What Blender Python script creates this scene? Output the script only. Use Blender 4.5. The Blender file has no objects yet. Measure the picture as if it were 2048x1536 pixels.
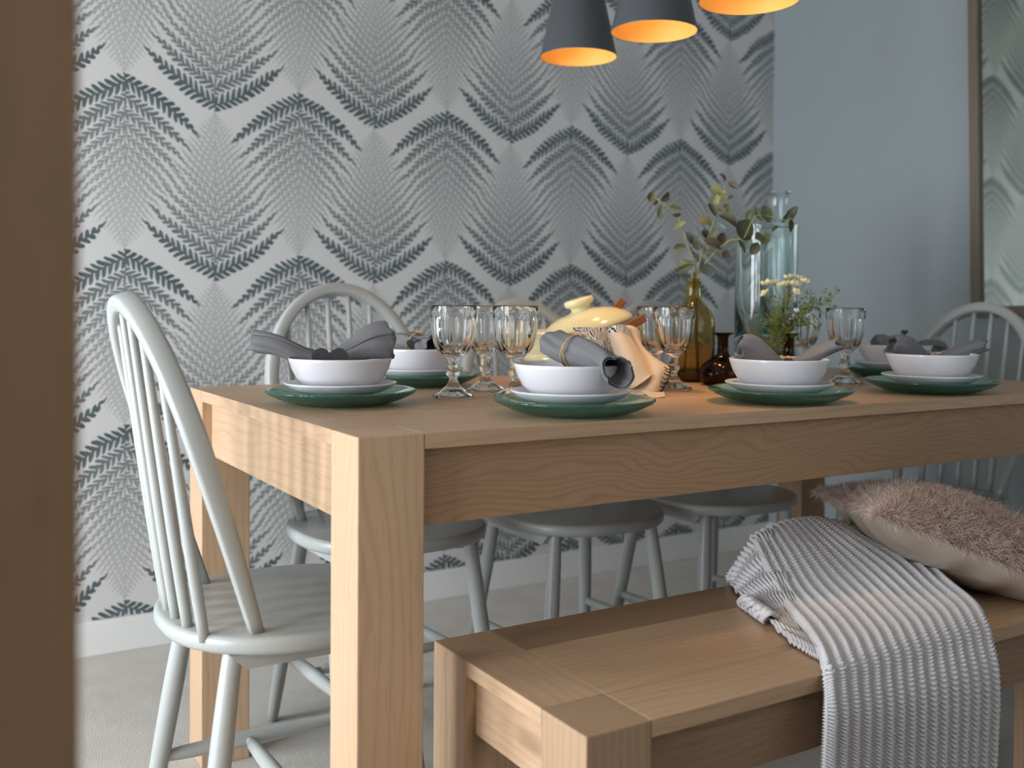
import bpy, bmesh, math, random
import numpy as np
from mathutils import Vector, Matrix, Euler, Quaternion
PI = math.pi
random.seed(7)
rng = np.random.default_rng(7)
S = bpy.context.scene
COL = S.collection
R = math.radians

# ------------------------------------------------------------------ camera
CAM = np.array([-0.5117, -1.2297, 0.9355])
YAW, PITCH, ROLL, FPX, SHY = -0.5458, -0.0187, 0.0069, 2010.7, -120.33
_F = np.array([-math.sin(YAW)*math.cos(PITCH), math.cos(YAW)*math.cos(PITCH), math.sin(PITCH)])
_r = np.array([math.cos(YAW), math.sin(YAW), 0.0])
_u = np.cross(_r, _F)
_R = math.cos(ROLL)*_r + math.sin(ROLL)*_u
_U = -math.sin(ROLL)*_r + math.cos(ROLL)*_u
cam_d = bpy.data.cameras.new('camera')
cam = bpy.data.objects.new('camera', cam_d)
COL.objects.link(cam)
M = Matrix.Identity(4)
for i in range(3):
    M[i][0], M[i][1], M[i][2], M[i][3] = _R[i], _U[i], -_F[i], CAM[i]
cam.matrix_world = M
cam_d.sensor_width = 36
cam_d.lens = FPX/2048*36
cam_d.shift_y = SHY/2048
cam_d.clip_start = 0.02
cam_d.dof.use_dof = True
cam_d.dof.focus_distance = 1.72
cam_d.dof.aperture_fstop = 3.1
S.camera = cam


def ray(px, py):
    return _F + (px-1024)/FPX*_R - (py-768-SHY)/FPX*_U


def at_d(px, py, d):
    return Vector(CAM + d*ray(px, py))


def at_y(px, py, y):
    v = ray(px, py)
    return Vector(CAM + (y-CAM[1])/v[1]*v)


def at_z(px, py, z):
    v = ray(px, py)
    return Vector(CAM + (z-CAM[2])/v[2]*v)


# ------------------------------------------------------------------ light and exposure
S.view_settings.view_transform = 'Standard'
S.view_settings.look = 'None'
S.view_settings.gamma = 1
S.view_settings.exposure = 0.0
S.view_settings.use_curve_mapping = False
S.cycles.use_denoising = True
S.cycles.transmission_bounces = 16
S.cycles.max_bounces = 16
S.cycles.transparent_max_bounces = 16
S.cycles.sample_clamp_indirect = 4.0
world = bpy.data.worlds.new('world')
S.world = world
world.use_nodes = True
world.node_tree.nodes['Background'].inputs[0].default_value = (0.75, 0.86, 1.0, 1)
world.node_tree.nodes['Background'].inputs[1].default_value = 1.6


def area(name, loc, target, sx, sy, energy, color):
    d = bpy.data.lights.new(name, 'AREA')
    d.shape = 'RECTANGLE'
    d.size, d.size_y, d.energy, d.color = sx, sy, energy, color
    o = bpy.data.objects.new(name, d)
    COL.objects.link(o)
    o.location = loc
    o.rotation_euler = (Vector(target)-Vector(loc)).to_track_quat('-Z', 'Y').to_euler()
    return o


WIN_Y0, WIN_Y1, WIN_Z0, WIN_Z1 = -0.85, 0.30, 0.06, 1.90          # window in the left wall
WINB_X0, WINB_X1 = 0.55, 2.05                                       # unseen opening in the front wall, added to let in fill light
area('window_daylight', (-2.36, (WIN_Y0+WIN_Y1)/2, (WIN_Z0+WIN_Z1)/2), (0, (WIN_Y0+WIN_Y1)/2, (WIN_Z0+WIN_Z1)/2),
     1.20, 1.86, 110, (0.88, 0.945, 1.0))
area('added_front_fill', ((WINB_X0+WINB_X1)/2, -1.42, 1.45), ((WINB_X0+WINB_X1)/2, 0, 1.45),
     1.5, 1.2, 2.5, (0.93, 0.97, 1.0))  # weak fill from behind the viewer, added to lift the front faces
area('side_window_daylight', (-2.36, 1.0, .98), (0, 1.0, .98), .80, 1.86, 92, (0.88, 0.945, 1.0))
area('added_hall_fill', (-1.0, -2.2, 2.40), (-1.0, -2.2, 0), .5, .5, 10, (1.0, .88, .74))  # unseen light added in the hall to brighten the open door


# ------------------------------------------------------------------ node helpers
class NT:
    """tiny expression builder over math nodes"""
    def __init__(self, name):
        self.m = bpy.data.materials.new(name)
        self.m.use_nodes = True
        self.t = self.m.node_tree
        self.b = self.t.nodes['Principled BSDF']
        self.out = self.t.nodes['Material Output']

    def n(self, typ, **kw):
        x = self.t.nodes.new(typ)
        for k, v in kw.items():
            setattr(x, k, v)
        return x

    def link(self, a, b):
        self.t.links.new(a, b)

    def f(self, op, *args):
        x = self.n('ShaderNodeMath', operation=op)
        for i, a in enumerate(args):
            if isinstance(a, (int, float)):
                x.inputs[i].default_value = a
            else:
                self.link(a, x.inputs[i])
        return x.outputs[0]

    def coord(self, which='Object'):
        return self.n('ShaderNodeTexCoord').outputs[which]

    def sep(self, v):
        s = self.n('ShaderNodeSeparateXYZ')
        self.link(v, s.inputs[0])
        return s.outputs[0], s.outputs[1], s.outputs[2]

    def comb(self, x, y, z):
        c = self.n('ShaderNodeCombineXYZ')
        for i, a in enumerate((x, y, z)):
            if isinstance(a, (int, float)):
                c.inputs[i].default_value = a
            else:
                self.link(a, c.inputs[i])
        return c.outputs[0]

    def noise(self, v, scale, detail=2, rough=.5):
        x = self.n('ShaderNodeTexNoise')
        self.link(v, x.inputs['Vector'])
        x.inputs['Scale'].default_value = scale
        x.inputs['Detail'].default_value = detail
        x.inputs['Roughness'].default_value = rough
        return x.outputs[0]

    def mix(self, fac, a, b):
        x = self.n('ShaderNodeMix', data_type='RGBA')
        for i, v in ((0, fac), (6, a), (7, b)):
            if isinstance(v, (int, float)):
                x.inputs[i].default_value = v
            elif isinstance(v, tuple):
                x.inputs[i].default_value = (*v, 1)
            else:
                self.link(v, x.inputs[i])
        return x.outputs[2]

    def ramp(self, fac, stops):
        x = self.n('ShaderNodeValToRGB')
        e = x.color_ramp.elements
        while len(e) < len(stops):
            e.new(.5)
        for i, (p, c) in enumerate(stops):
            e[i].position = p
            e[i].color = (*c, 1)
        self.link(fac, x.inputs[0])
        return x.outputs[0]

    def bump(self, h, strength=.3, dist=.002):
        x = self.n('ShaderNodeBump')
        x.inputs['Strength'].default_value = strength
        x.inputs['Distance'].default_value = dist
        self.link(h, x.inputs['Height'])
        self.link(x.outputs[0], self.b.inputs['Normal'])

    def set(self, **kw):
        for k, v in kw.items():
            i = self.b.inputs[k.replace('_', ' ')]
            if isinstance(v, tuple):
                i.default_value = (*v, 1)
            elif isinstance(v, (int, float)):
                i.default_value = v
            else:
                self.link(v, i)
        return self.m


def srgb(r, g, b):
    return tuple((c/255/12.92 if c/255 <= .04045 else ((c/255+.055)/1.055)**2.4) for c in (r, g, b))


def plain(name, col, rough=.5, noise_scale=40, amt=.06, bump=.0, **kw):
    n = NT(name)
    v = n.noise(n.coord(), noise_scale, 3)
    dark = tuple(c*(1-amt) for c in col)
    light = tuple(min(1, c*(1+amt)) for c in col)
    n.set(Base_Color=n.mix(v, dark, light), Roughness=rough, **kw)
    if bump:
        n.bump(v, bump, .001)
    return n.m


def oak(name, axis, seed=0.0, light=(0.57, 0.385, 0.245), dark=(0.43, 0.275, 0.165), rings=60.0, swirl=.55, line=0.26):
    """pale oak with grain running along the given axis of the object"""
    n = NT(name)
    x, y, z = n.sep(n.coord())
    a, b, c = {'x': (x, y, z), 'y': (y, x, z), 'z': (z, x, y)}[axis]
    a1 = n.f('ADD', a, seed*3.17)
    b1 = n.f('ADD', b, seed*1.31)
    c1 = n.f('ADD', c, seed*0.77)
    long_v = n.comb(n.f('MULTIPLY', a1, 2.2), n.f('MULTIPLY', b1, 9.0), n.f('MULTIPLY', c1, 9.0))
    w = n.noise(long_v, 1.0, 2, .5)
    ring = n.f('ADD', n.f('MULTIPLY', n.f('ADD', b1, c1), rings), n.f('MULTIPLY', w, 9.0*swirl))
    saw = n.f('FRACT', ring)
    lines = n.f('POWER', n.f('ABSOLUTE', n.f('SUBTRACT', n.f('MULTIPLY', saw, 2.0), 1.0)), 3.0)
    fib = n.noise(n.comb(n.f('MULTIPLY', a1, 12.0), n.f('MULTIPLY', b1, 260.0), n.f('MULTIPLY', c1, 260.0)), 1.0, 3, .6)
    big = n.noise(n.comb(n.f('MULTIPLY', a1, 1.3), n.f('MULTIPLY', b1, 7.0), n.f('MULTIPLY', c1, 7.0)), 1.0, 1, .5)
    base = n.mix(big, dark, light)
    base = n.mix(n.f('MULTIPLY', lines, line), base, tuple(q*.62 for q in dark))
    pores = n.f('MULTIPLY', n.f('GREATER_THAN', fib, .62), .28)
    base = n.mix(pores, base, tuple(q*.6 for q in dark))
    kn = n.n('ShaderNodeTexVoronoi')
    kn.inputs['Scale'].default_value = 1.0
    n.link(n.comb(n.f('MULTIPLY', a1, 1.9), n.f('MULTIPLY', b1, 5.2), n.f('MULTIPLY', c1, 5.2)), kn.inputs['Vector'])
    knot = n.f('MULTIPLY', n.f('SUBTRACT', 1.0, n.f('MINIMUM', n.f('MULTIPLY', kn.outputs['Distance'], 9.0), 1.0)), .85)
    base = n.mix(knot, base, (.06, .03, .016))
    n.set(Base_Color=base, Roughness=.42)
    n.b.inputs['Specular IOR Level'].default_value = .4
    n.bump(fib, .10, .0006)
    return n.m


def glass(name, color, rough=0.0, density=0.0, vol=(1, 1, 1), ior=1.5):
    n = NT(name)
    g = n.n('ShaderNodeBsdfGlass')
    v = n.noise(n.coord(), 18, 1)
    n.link(n.mix(v, color, tuple(min(1, c*1.02) for c in color)), g.inputs['Color'])
    g.inputs['Roughness'].default_value = rough
    g.inputs['IOR'].default_value = ior
    n.link(g.outputs[0], n.out.inputs['Surface'])
    if density:
        a = n.n('ShaderNodeVolumeAbsorption')
        a.inputs['Color'].default_value = (*vol, 1)
        a.inputs['Density'].default_value = density
        n.link(a.outputs[0], n.out.inputs['Volume'])
    return n.m


def fern_paper():
    n = NT('fern_wallpaper')
    X, _, Z = n.sep(n.coord())
    wob = n.noise(n.coord(), 16, 2)
    wob2 = n.noise(n.comb(n.f('ADD', X, 7.3), 0.0, Z), 19, 2)
    X = n.f('ADD', X, n.f('MULTIPLY', n.f('SUBTRACT', wob, .5), .016))
    Z = n.f('ADD', Z, n.f('MULTIPLY', n.f('SUBTRACT', wob2, .5), .020))
    PX, PZ = 0.482, 0.4705

    def fern(x0, z0, sgn):
        xs = n.f('SUBTRACT', n.f('MULTIPLY', n.f('FRACT', n.f('ADD', n.f('DIVIDE', n.f('SUBTRACT', X, x0), PX), .5)), PX), PX/2)
        u = n.f('ABSOLUTE', xs)
        rise = n.f('ADD', n.f('MULTIPLY', u, 0.34), n.f('MULTIPLY', n.f('MULTIPLY', u, u), 1.5))
        zz = n.f('MULTIPLY', n.f('SUBTRACT', Z, z0), sgn)
        o = n.f('DIVIDE', n.f('FRACT', n.f('DIVIDE', n.f('SUBTRACT', zz, rise), PZ)), n.f('ADD', 1.0, n.f('MULTIPLY', u, 2.0)))     # 0 at the base, 1 at the tip
        o2 = n.f('MULTIPLY', o, o)
        q = n.f('ADD', n.f('ADD', n.f('MULTIPLY', o, 7.5), n.f('MULTIPLY', o2, 13.0)), n.f('MULTIPLY', n.f('GREATER_THAN', xs, 0.0), .16))
        fl = n.f('FLOOR', q)
        fr = n.f('SUBTRACT', n.f('FRACT', q), .5)
        av = n.f('ABSOLUTE', fr)
        ramp_in = 1.0
        L = n.f('MULTIPLY', n.f('MULTIPLY', n.f('POWER', n.f('SUBTRACT', 1.0, o), .92), .208), ramp_in)
        t = n.f('DIVIDE', u, n.f('MAXIMUM', L, .002))
        taper = n.f('SUBTRACT', 1.0, n.f('POWER', t, 3.2))
        vmax = n.f('MAXIMUM', n.f('MULTIPLY', taper, .5), .0001)
        p = n.f('SUBTRACT', .0165, n.f('MULTIPLY', o, .006))
        lower = n.f('LESS_THAN', fr, 0.0)
        lean = n.f('MULTIPLY', n.f('MULTIPLY', av, n.f('ADD', .010, n.f('MULTIPLY', lower, .046))), n.f('SUBTRACT', 1.0, n.f('MULTIPLY', o, .55)))
        c = n.f('ADD', n.f('DIVIDE', n.f('SUBTRACT', u, lean), p), n.f('MULTIPLY', fl, .37))
        c = n.f('ADD', c, n.f('MULTIPLY', n.f('GREATER_THAN', fr, 0.0), .4))
        g = n.f('ABSOLUTE', n.f('SUBTRACT', n.f('FRACT', c), .5))
        rel = n.f('MINIMUM', n.f('DIVIDE', av, vmax), 1.0)
        hw = n.f('MULTIPLY', n.f('SQRT', n.f('SUBTRACT', 1.0, n.f('POWER', rel, 3.0))), .385)
        leaf = n.f('LESS_THAN', g, hw)
        rib = n.f('LESS_THAN', av, .045)
        inside = n.f('MULTIPLY', n.f('LESS_THAN', t, 1.0), n.f('LESS_THAN', av, vmax))
        m = n.f('MULTIPLY', n.f('MAXIMUM', leaf, rib), inside)
        stem = n.f('LESS_THAN', u, .0012)
        m = n.f('MAXIMUM', m, stem)
        fade = n.f('ADD', n.f('MULTIPLY', n.f('POWER', n.f('SUBTRACT', 1.0, o), 1.7), .68), .32)
        return n.f('MULTIPLY', m, fade)
    up = fern(0.239, 1.467, 1.0)
    dn = fern(0.0, 1.550, -1.0)
    m = n.f('MAXIMUM', up, dn)
    fine = n.noise(n.coord(), 260, 2)
    paper = n.mix(fine, (.53, .525, .515), (.59, .585, .575))
    n.set(Base_Color=n.mix(m, paper, (.045, .07, .078)), Roughness=.55)
    n.bump(fine, .08, .0004)
    return n.m


# ------------------------------------------------------------------ materials
MT = {}
MT['paper'] = fern_paper()
MT['wall_paint'] = plain('grey_blue_wall_paint', (.27, .30, .31), .6, 120, .03, .05)
MT['white_paint'] = plain('white_wall_paint', (.46, .44, .41), .7, 90, .03)
MT['ceiling'] = plain('ceiling_paint', (.42, .40, .36), .8, 60, .03)
MT['skirt'] = plain('white_gloss_paint', (.70, .70, .69), .35, 30, .02)
MT['door_oak'] = oak('brown_door_oak', 'z', 9.0, (.50, .315, .18), (.41, .25, .14), 30, .6, .15)


def carpet_mat():
    n = NT('carpet_pile')
    v = n.coord()
    a = n.noise(v, 9, 4, .6)
    b = n.noise(v, 420, 2, .6)
    col = n.mix(a, (.56, .52, .47), (.80, .76, .70))
    n.set(Base_Color=n.mix(n.f('MULTIPLY', b, .5), col, (.44, .405, .36)), Roughness=.95)
    n.bump(n.f('ADD', b, n.f('MULTIPLY', a, .6)), .9, .006)
    return n.m


MT['carpet'] = carpet_mat()
for ax in 'xyz':
    for k in range(3):
        MT[f'oak_{ax}{k}'] = oak(f'pale_oak_{ax}{k}', ax, 1.0+k*2.3+ord(ax)*.1)
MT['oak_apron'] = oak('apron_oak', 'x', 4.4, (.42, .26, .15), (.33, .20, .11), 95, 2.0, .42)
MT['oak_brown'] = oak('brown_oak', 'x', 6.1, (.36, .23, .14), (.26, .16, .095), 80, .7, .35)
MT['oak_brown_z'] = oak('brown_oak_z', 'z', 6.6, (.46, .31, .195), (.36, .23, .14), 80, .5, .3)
MT['chair'] = plain('sage_chair_paint', (.38, .395, .383), .32, 60, .03)
MT['white_ceramic'] = plain('white_ceramic', (.70, .69, .725), .16, 20, .01)
MT['cream'] = plain('cream_stoneware', (.74, .66, .38), .14, 20, .03)
MT['napkin'] = plain('grey_linen', (.15, .148, .156), .85, 500, .25, .3)
MT['twine'] = plain('jute_twine', (.50, .30, .12), .9, 300, .3, .5)
MT['slate'] = plain('black_slate', (.018, .016, .02), .5, 80, .2)
MT['spoon'] = oak('dark_wood', 'x', 3.3, (.33, .11, .025), (.18, .055, .014), 120, .5, .5)
MT['shade_out'] = plain('dark_metal_shade', (.095, .102, .115), .42, 50, .05, Metallic=.35)
MT['shade_in'] = plain('gold_shade_lining', (.95, .55, .13), .5, 60, .04)
MT['steel'] = plain('brushed_steel', (.6, .6, .6), .3, 50, .05, Metallic=1.0)
MT['cord'] = plain('black_cord', (.02, .02, .02), .6, 50, .1)
MT['clear'] = glass('clear_crystal', (.985, .985, .985), 0, 0, ior=1.5)
MT['green_glass'] = glass('green_glass', (.95, .99, .975), 0.0, 9.0, (.05, .80, .66))


def charger_mat():
    n = NT('green_pressed_glass')
    g = n.n('ShaderNodeBsdfGlass')
    v = n.noise(n.coord(), 30, 2)
    n.link(n.mix(v, (.70, .92, .86), (.80, .97, .93)), g.inputs['Color'])
    g.inputs['IOR'].default_value = 1.5
    n.set(Base_Color=(.16, .36, .30), Roughness=.08)
    m = n.n('ShaderNodeMixShader')
    m.inputs[0].default_value = .17
    n.link(g.outputs[0], m.inputs[1])
    n.link(n.b.outputs[0], m.inputs[2])
    n.link(m.outputs[0], n.out.inputs['Surface'])
    return n.m


MT['green_glass'] = charger_mat()
MT['vase_glass'] = glass('pale_green_glass', (.97, .995, .99), 0.0, 10.0, (.22, .82, .78), 1.45)
MT['amber'] = glass('amber_glass', (.86, .80, .62), 0.0, 30.0, (.62, .55, .22), 1.45)
MT['smoke'] = glass('brown_glass', (.50, .40, .33), 0.0, 40.0, (.45, .27, .14), 1.5)
MT['leaf'] = plain('eucalyptus_leaf', (.065, .078, .034), .55, 90, .35)
MT['leaf_pale'] = plain('pale_eucalyptus_leaf', (.23, .22, .09), .55, 90, .3)
MT['leaf_blue'] = plain('blue_green_leaf', (.12, .17, .15), .55, 90, .3)
MT['leaf_brown'] = plain('brown_leaf', (.125, .085, .055), .6, 90, .3)
MT['stem'] = plain('yellow_green_stem', (.27, .25, .075), .6, 90, .2)
MT['floret'] = plain('cream_floret', (.85, .78, .45), .7, 200, .1)
MT['herb'] = plain('green_herb_leaf', (.075, .135, .02), .55, 200, .4)
MT['linen'] = plain('natural_linen', (.64, .50, .37), .9, 450, .12, .3)
MT['stitch'] = plain('black_thread', (.012, .012, .014), .8, 200, .2)


def print_mat():
    n = NT('printed_linen')
    v = n.coord()
    a = n.noise(v, 46, 5, .75)
    w = n.n('ShaderNodeTexWave')
    w.inputs['Scale'].default_value = 70
    w.inputs['Distortion'].default_value = 11
    w.inputs['Detail'].default_value = 4
    n.link(v, w.inputs['Vector'])
    m = n.f('MULTIPLY', n.f('GREATER_THAN', w.outputs[1], .58), n.f('GREATER_THAN', a, .42))
    n.set(Base_Color=n.mix(m, (.72, .69, .66), (.02, .022, .03)), Roughness=.9)
    return n.m


MT['print'] = print_mat()
MT['yarn'] = plain('grey_cotton_yarn', (.65, .635, .65), .95, 700, .12, .2)
MT['satin'] = plain('taupe_satin', (.38, .305, .24), .42, 60, .06)
MT['fur'] = plain('taupe_fur', (.56, .43, .37), .75, 70, .38)
MT['fur_base'] = plain('taupe_fur_backing', (.15, .108, .09), .95, 60, .2)
MT['frame_wood'] = oak('weathered_frame_wood', 'z', 2.2, (.20, .155, .115), (.13, .10, .07), 90, .6, .4)


def mirror_mat():
    n = NT('mirror_glass')
    n.set(Base_Color=(.50, .55, .51), Metallic=1.0, Roughness=.025)
    return n.m


MT['mirror'] = mirror_mat()


def bulb_mat():
    n = NT('bulb_glow')
    n.set(Base_Color=(1, .8, .5), Emission_Color=(1.0, .66, .26), Emission_Strength=16.0)
    return n.m


MT['bulb'] = bulb_mat()


def pane_mat():
    n = NT('window_pane')
    t = n.n('ShaderNodeBsdfTransparent')
    g = n.n('ShaderNodeBsdfGlossy')
    g.inputs['Roughness'].default_value = .02
    m = n.n('ShaderNodeMixShader')
    m.inputs[0].default_value = .06
    n.link(t.outputs[0], m.inputs[1])
    n.link(g.outputs[0], m.inputs[2])
    n.link(m.outputs[0], n.out.inputs['Surface'])
    return n.m


MT['pane'] = pane_mat()


# ------------------------------------------------------------------ mesh helpers
def obj(name, me, mat, parent=None, loc=None):
    o = bpy.data.objects.new(name, me)
    COL.objects.link(o)
    if mat is not None and not me.materials:
        me.materials.append(mat)
    if parent is not None:
        o.parent = parent
    if loc is not None:
        o.location = loc
    return o


def mesh(name, verts, faces, smooth=True):
    me = bpy.data.meshes.new(name)
    me.from_pydata([tuple(v) for v in verts], [], faces)
    if smooth:
        me.polygons.foreach_set('use_smooth', [True]*len(me.polygons))
    me.update()
    return me


def fix(me):
    bm = bmesh.new()
    bm.from_mesh(me)
    bmesh.ops.recalc_face_normals(bm, faces=bm.faces)
    bm.to_mesh(me)
    bm.free()
    return me


def box_me(name, lo, hi, bev=.002):
    bm = bmesh.new()
    bmesh.ops.create_cube(bm, size=1)
    for v in bm.verts:
        for i in range(3):
            v.co[i] = (lo[i]+hi[i])/2 + v.co[i]*(hi[i]-lo[i])
    if bev:
        bmesh.ops.bevel(bm, geom=list(bm.edges), offset=bev, segments=2, profile=.7, affect='EDGES')
    me = bpy.data.meshes.new(name)
    bm.to_mesh(me)
    bm.free()
    return me


def box(name, lo, hi, mat, parent=None, bev=.002):
    return obj(name, box_me(name, lo, hi, bev), mat, parent)


def lathe_me(name, prof, segs=48, fn=None, center=(0, 0, 0), close=False, smooth=True):
    """profile of (r, z); fn(i, r, z, theta) -> r, z"""
    V, Fc = [], []
    rows = []
    for i, (r, z) in enumerate(prof):
        if r < 1e-6:
            rows.append([len(V)])
            V.append((center[0], center[1], center[2]+z))
            continue
        row = []
        for k in range(segs):
            th = 2*PI*k/segs
            rr, zz = (r, z) if fn is None else fn(i, r, z, th)
            row.append(len(V))
            V.append((center[0]+rr*math.cos(th), center[1]+rr*math.sin(th), center[2]+zz))
        rows.append(row)
    pairs = list(zip(rows[:-1], rows[1:]))
    if close:
        pairs.append((rows[-1], rows[0]))
    for a, b in pairs:
        if len(a) == 1 and len(b) == 1:
            continue
        for k in range(segs):
            k2 = (k+1) % segs
            if len(a) == 1:
                Fc.append((a[0], b[k2], b[k]))
            elif len(b) == 1:
                Fc.append((a[k], a[k2], b[0]))
            else:
                Fc.append((a[k], a[k2], b[k2], b[k]))
    return fix(mesh(name, V, Fc, smooth))


def catmull(P, n):
    P = [np.array(p, float) for p in P]
    P = [2*P[0]-P[1]] + P + [2*P[-1]-P[-2]]
    out = []
    m = len(P)-3
    for j in range(n):
        t = j/(n-1)*m
        i = min(int(t), m-1)
        f = t-i
        a, b, c, d = P[i:i+4]
        out.append(.5*((2*b)+(-a+c)*f+(2*a-5*b+4*c-d)*f*f+(-a+3*b-3*c+d)*f**3))
    return out


def tube_me(name, pts, rad, segs=10, n=None, cap=True):
    """tube along points; rad number or list matching points"""
    if not isinstance(rad, (list, tuple)):
        rad = [rad]*len(pts)
    P4 = [list(p)+[r] for p, r in zip(pts, rad)]
    if n:
        P4 = catmull(P4, n)
    P = [Vector(p[:3]) for p in P4]
    Rr = [max(1e-5, p[3]) for p in P4]
    V, Fc = [], []
    T0 = (P[1]-P[0]).normalized()
    N = T0.orthogonal().normalized()
    for i, p in enumerate(P):
        T = (P[min(i+1, len(P)-1)]-P[max(i-1, 0)]).normalized()
        N = (N-T*N.dot(T)).normalized()
        B = T.cross(N)
        for k in range(segs):
            a = 2*PI*k/segs
            V.append(p+(N*math.cos(a)+B*math.sin(a))*Rr[i])
    for i in range(len(P)-1):
        for k in range(segs):
            k2 = (k+1) % segs
            Fc.append((i*segs+k, i*segs+k2, (i+1)*segs+k2, (i+1)*segs+k))
    if cap:
        Fc.append(tuple(range(segs))[::-1])
        Fc.append(tuple((len(P)-1)*segs+k for k in range(segs)))
    return mesh(name, V, Fc)


def join_me(name, mes):
    bm = bmesh.new()
    for m in mes:
        bm.from_mesh(m)
    me = bpy.data.meshes.new(name)
    bm.to_mesh(me)
    bm.free()
    me.polygons.foreach_set('use_smooth', [True]*len(me.polygons))
    return me


def sheet_me(name, net, nu, nv, thick=.0, disp=None, rest=None, even=False):
    """smooth grid through a control net[v][u]; disp(u, v) pushes along the normal"""
    A = np.array([[list(p) for p in row] for row in net], float)
    rows = [np.array(catmull(list(r), nu)) for r in A]
    rows = np.array(rows)                                   # V x nu x 3
    nd = nv if not even else 40*len(net)
    G = np.array([catmull(list(rows[:, j]), nd) for j in range(nu)])   # nu x nv x 3
    if even:                                                # even spacing along the length
        seg = np.linalg.norm(np.diff(G, axis=1), axis=2).mean(0)
        arc = np.concatenate([[0], np.cumsum(seg)])
        want = np.linspace(0, arc[-1], nv)
        G = np.stack([[np.interp(want, arc, G[j, :, c]) for c in range(3)] for j in range(nu)]).transpose(0, 2, 1)
    if rest is not None:
        G = rest(G, .0095)
    du = np.gradient(G, axis=0)
    dv = np.gradient(G, axis=1)
    Nn = np.cross(du, dv)
    Nn /= np.linalg.norm(Nn, axis=2, keepdims=True)+1e-12
    if disp is not None:
        U, Vv = np.meshgrid(np.linspace(0, 1, nu), np.linspace(0, 1, nv), indexing='ij')
        G = G+Nn*disp(U, Vv)[..., None]
    if rest is not None:
        G = rest(G)
    V = G.reshape(-1, 3)
    idx = np.arange(nu*nv).reshape(nu, nv)
    q = np.stack([idx[:-1, :-1], idx[1:, :-1], idx[1:, 1:], idx[:-1, 1:]], -1).reshape(-1, 4)
    if thick:
        V2 = (G-Nn*thick).reshape(-1, 3)
        off = nu*nv
        q2 = q[:, ::-1]+off
        rim = list(idx[:, 0])+list(idx[-1, 1:])+list(idx[::-1, -1][1:])+list(idx[0, ::-1][1:-1])
        rq = [(rim[i], rim[(i+1) % len(rim)], rim[(i+1) % len(rim)]+off, rim[i]+off) for i in range(len(rim))]
        V = np.vstack([V, V2])
        q = np.vstack([q, q2, np.array(rq)[:, ::-1]])
    me = bpy.data.meshes.new(name)
    me.vertices.add(len(V))
    me.vertices.foreach_set('co', V.ravel())
    me.loops.add(q.size)
    me.loops.foreach_set('vertex_index', q.ravel().astype(np.int32))
    me.polygons.add(len(q))
    me.polygons.foreach_set('loop_start', np.arange(0, q.size, 4, dtype=np.int32))
    me.polygons.foreach_set('loop_total', np.full(len(q), 4, dtype=np.int32))
    me.polygons.foreach_set('use_smooth', np.ones(len(q), dtype=bool))
    me.update(calc_edges=True)
    me.validate()
    return me


def empty(name, loc=(0, 0, 0), rz=0.0):
    o = bpy.data.objects.new(name, None)
    o.empty_display_size = .05
    COL.objects.link(o)
    o.location = loc
    o.rotation_euler = (0, 0, rz)
    return o


def tag(o, label, cat, group=None):
    o['label'] = label
    o['category'] = cat
    if group:
        o['group'] = group
    return o


def struct(o):
    o['kind'] = 'structure'
    return o


def dup(root, loc, rz, label, group=None):
    r = root.copy()
    COL.objects.link(r)
    r.location = loc
    r.rotation_euler = (0, 0, rz)
    r['label'] = label
    if group:
        r['group'] = group
    for ch in list(root.children):
        c = ch.copy()
        COL.objects.link(c)
        c.parent = r
        for g in list(ch.children):
            d = g.copy()
            COL.objects.link(d)
            d.parent = c
    return r


# ------------------------------------------------------------------ the room
X0, X1, Y0, Y1, H = -2.20, 2.402, -1.26, 1.6116, 2.42
struct(box('floor', (X0-.2, Y0-2.2, -.1), (X1+.2, Y1+.1, 0), MT['carpet'], bev=0))
struct(box('ceiling', (X0-.2, Y0-2.2, H), (X1+.2, Y1+.1, H+.1), MT['ceiling'], bev=0))
struct(box('wall_back', (X0-.1, Y1, 0), (X1+.1, Y1+.1, H), MT['paper'], bev=0))
struct(box('wall_right', (X1, Y0-.1, 0), (X1+.1, Y1, H), MT['wall_paint'], bev=0))


bmw = bmesh.new()
for a0, a1, b0, b1 in ((Y0, WIN_Y0, 0, H), (WIN_Y0, WIN_Y1, 0, WIN_Z0), (WIN_Y0, WIN_Y1, WIN_Z1, H), (WIN_Y1, .60, 0, H), (.60, 1.40, 0, .06), (.60, 1.40, 1.90, H), (1.40, Y1, 0, H)):
    bmw.from_mesh(box_me('t', (X0-.1, a0, b0), (X0, a1, b1), 0))
mew = bpy.data.meshes.new('wall_left')
bmw.to_mesh(mew)
bmw.free()
struct(obj('wall_left', mew, MT['white_paint']))
bmw = bmesh.new()
for lo, hi in (((X0, Y0-.1, 0), (-1.10, Y0, H)), ((-1.10, Y0-.1, 2.05), (-.16, Y0, H)), ((-.16, Y0-.1, 0), (WINB_X0, Y0, H)),
               ((WINB_X0, Y0-.1, 0), (WINB_X1, Y0, .85)), ((WINB_X0, Y0-.1, 2.05), (WINB_X1, Y0, H)), ((WINB_X1, Y0-.1, 0), (X1, Y0, H))):
    bmw.from_mesh(box_me('t', lo, hi, 0))
mew = bpy.data.meshes.new('wall_front')
bmw.to_mesh(mew)
bmw.free()
struct(obj('wall_front', mew, MT['white_paint']))
# the hall behind the doorway
bmw = bmesh.new()
for lo, hi in (((X0-.1, Y0-2.2, 0), (X0, Y0-.1, H)), ((.0, Y0-2.2, 0), (.1, Y0-.1, H)), ((X0, Y0-2.3, 0), (.1, Y0-2.2, H))):
    bmw.from_mesh(box_me('t', lo, hi, 0))
mew = bpy.data.meshes.new('wall_hall')
bmw.to_mesh(mew)
bmw.free()
struct(obj('wall_hall', mew, MT['white_paint']))


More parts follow.
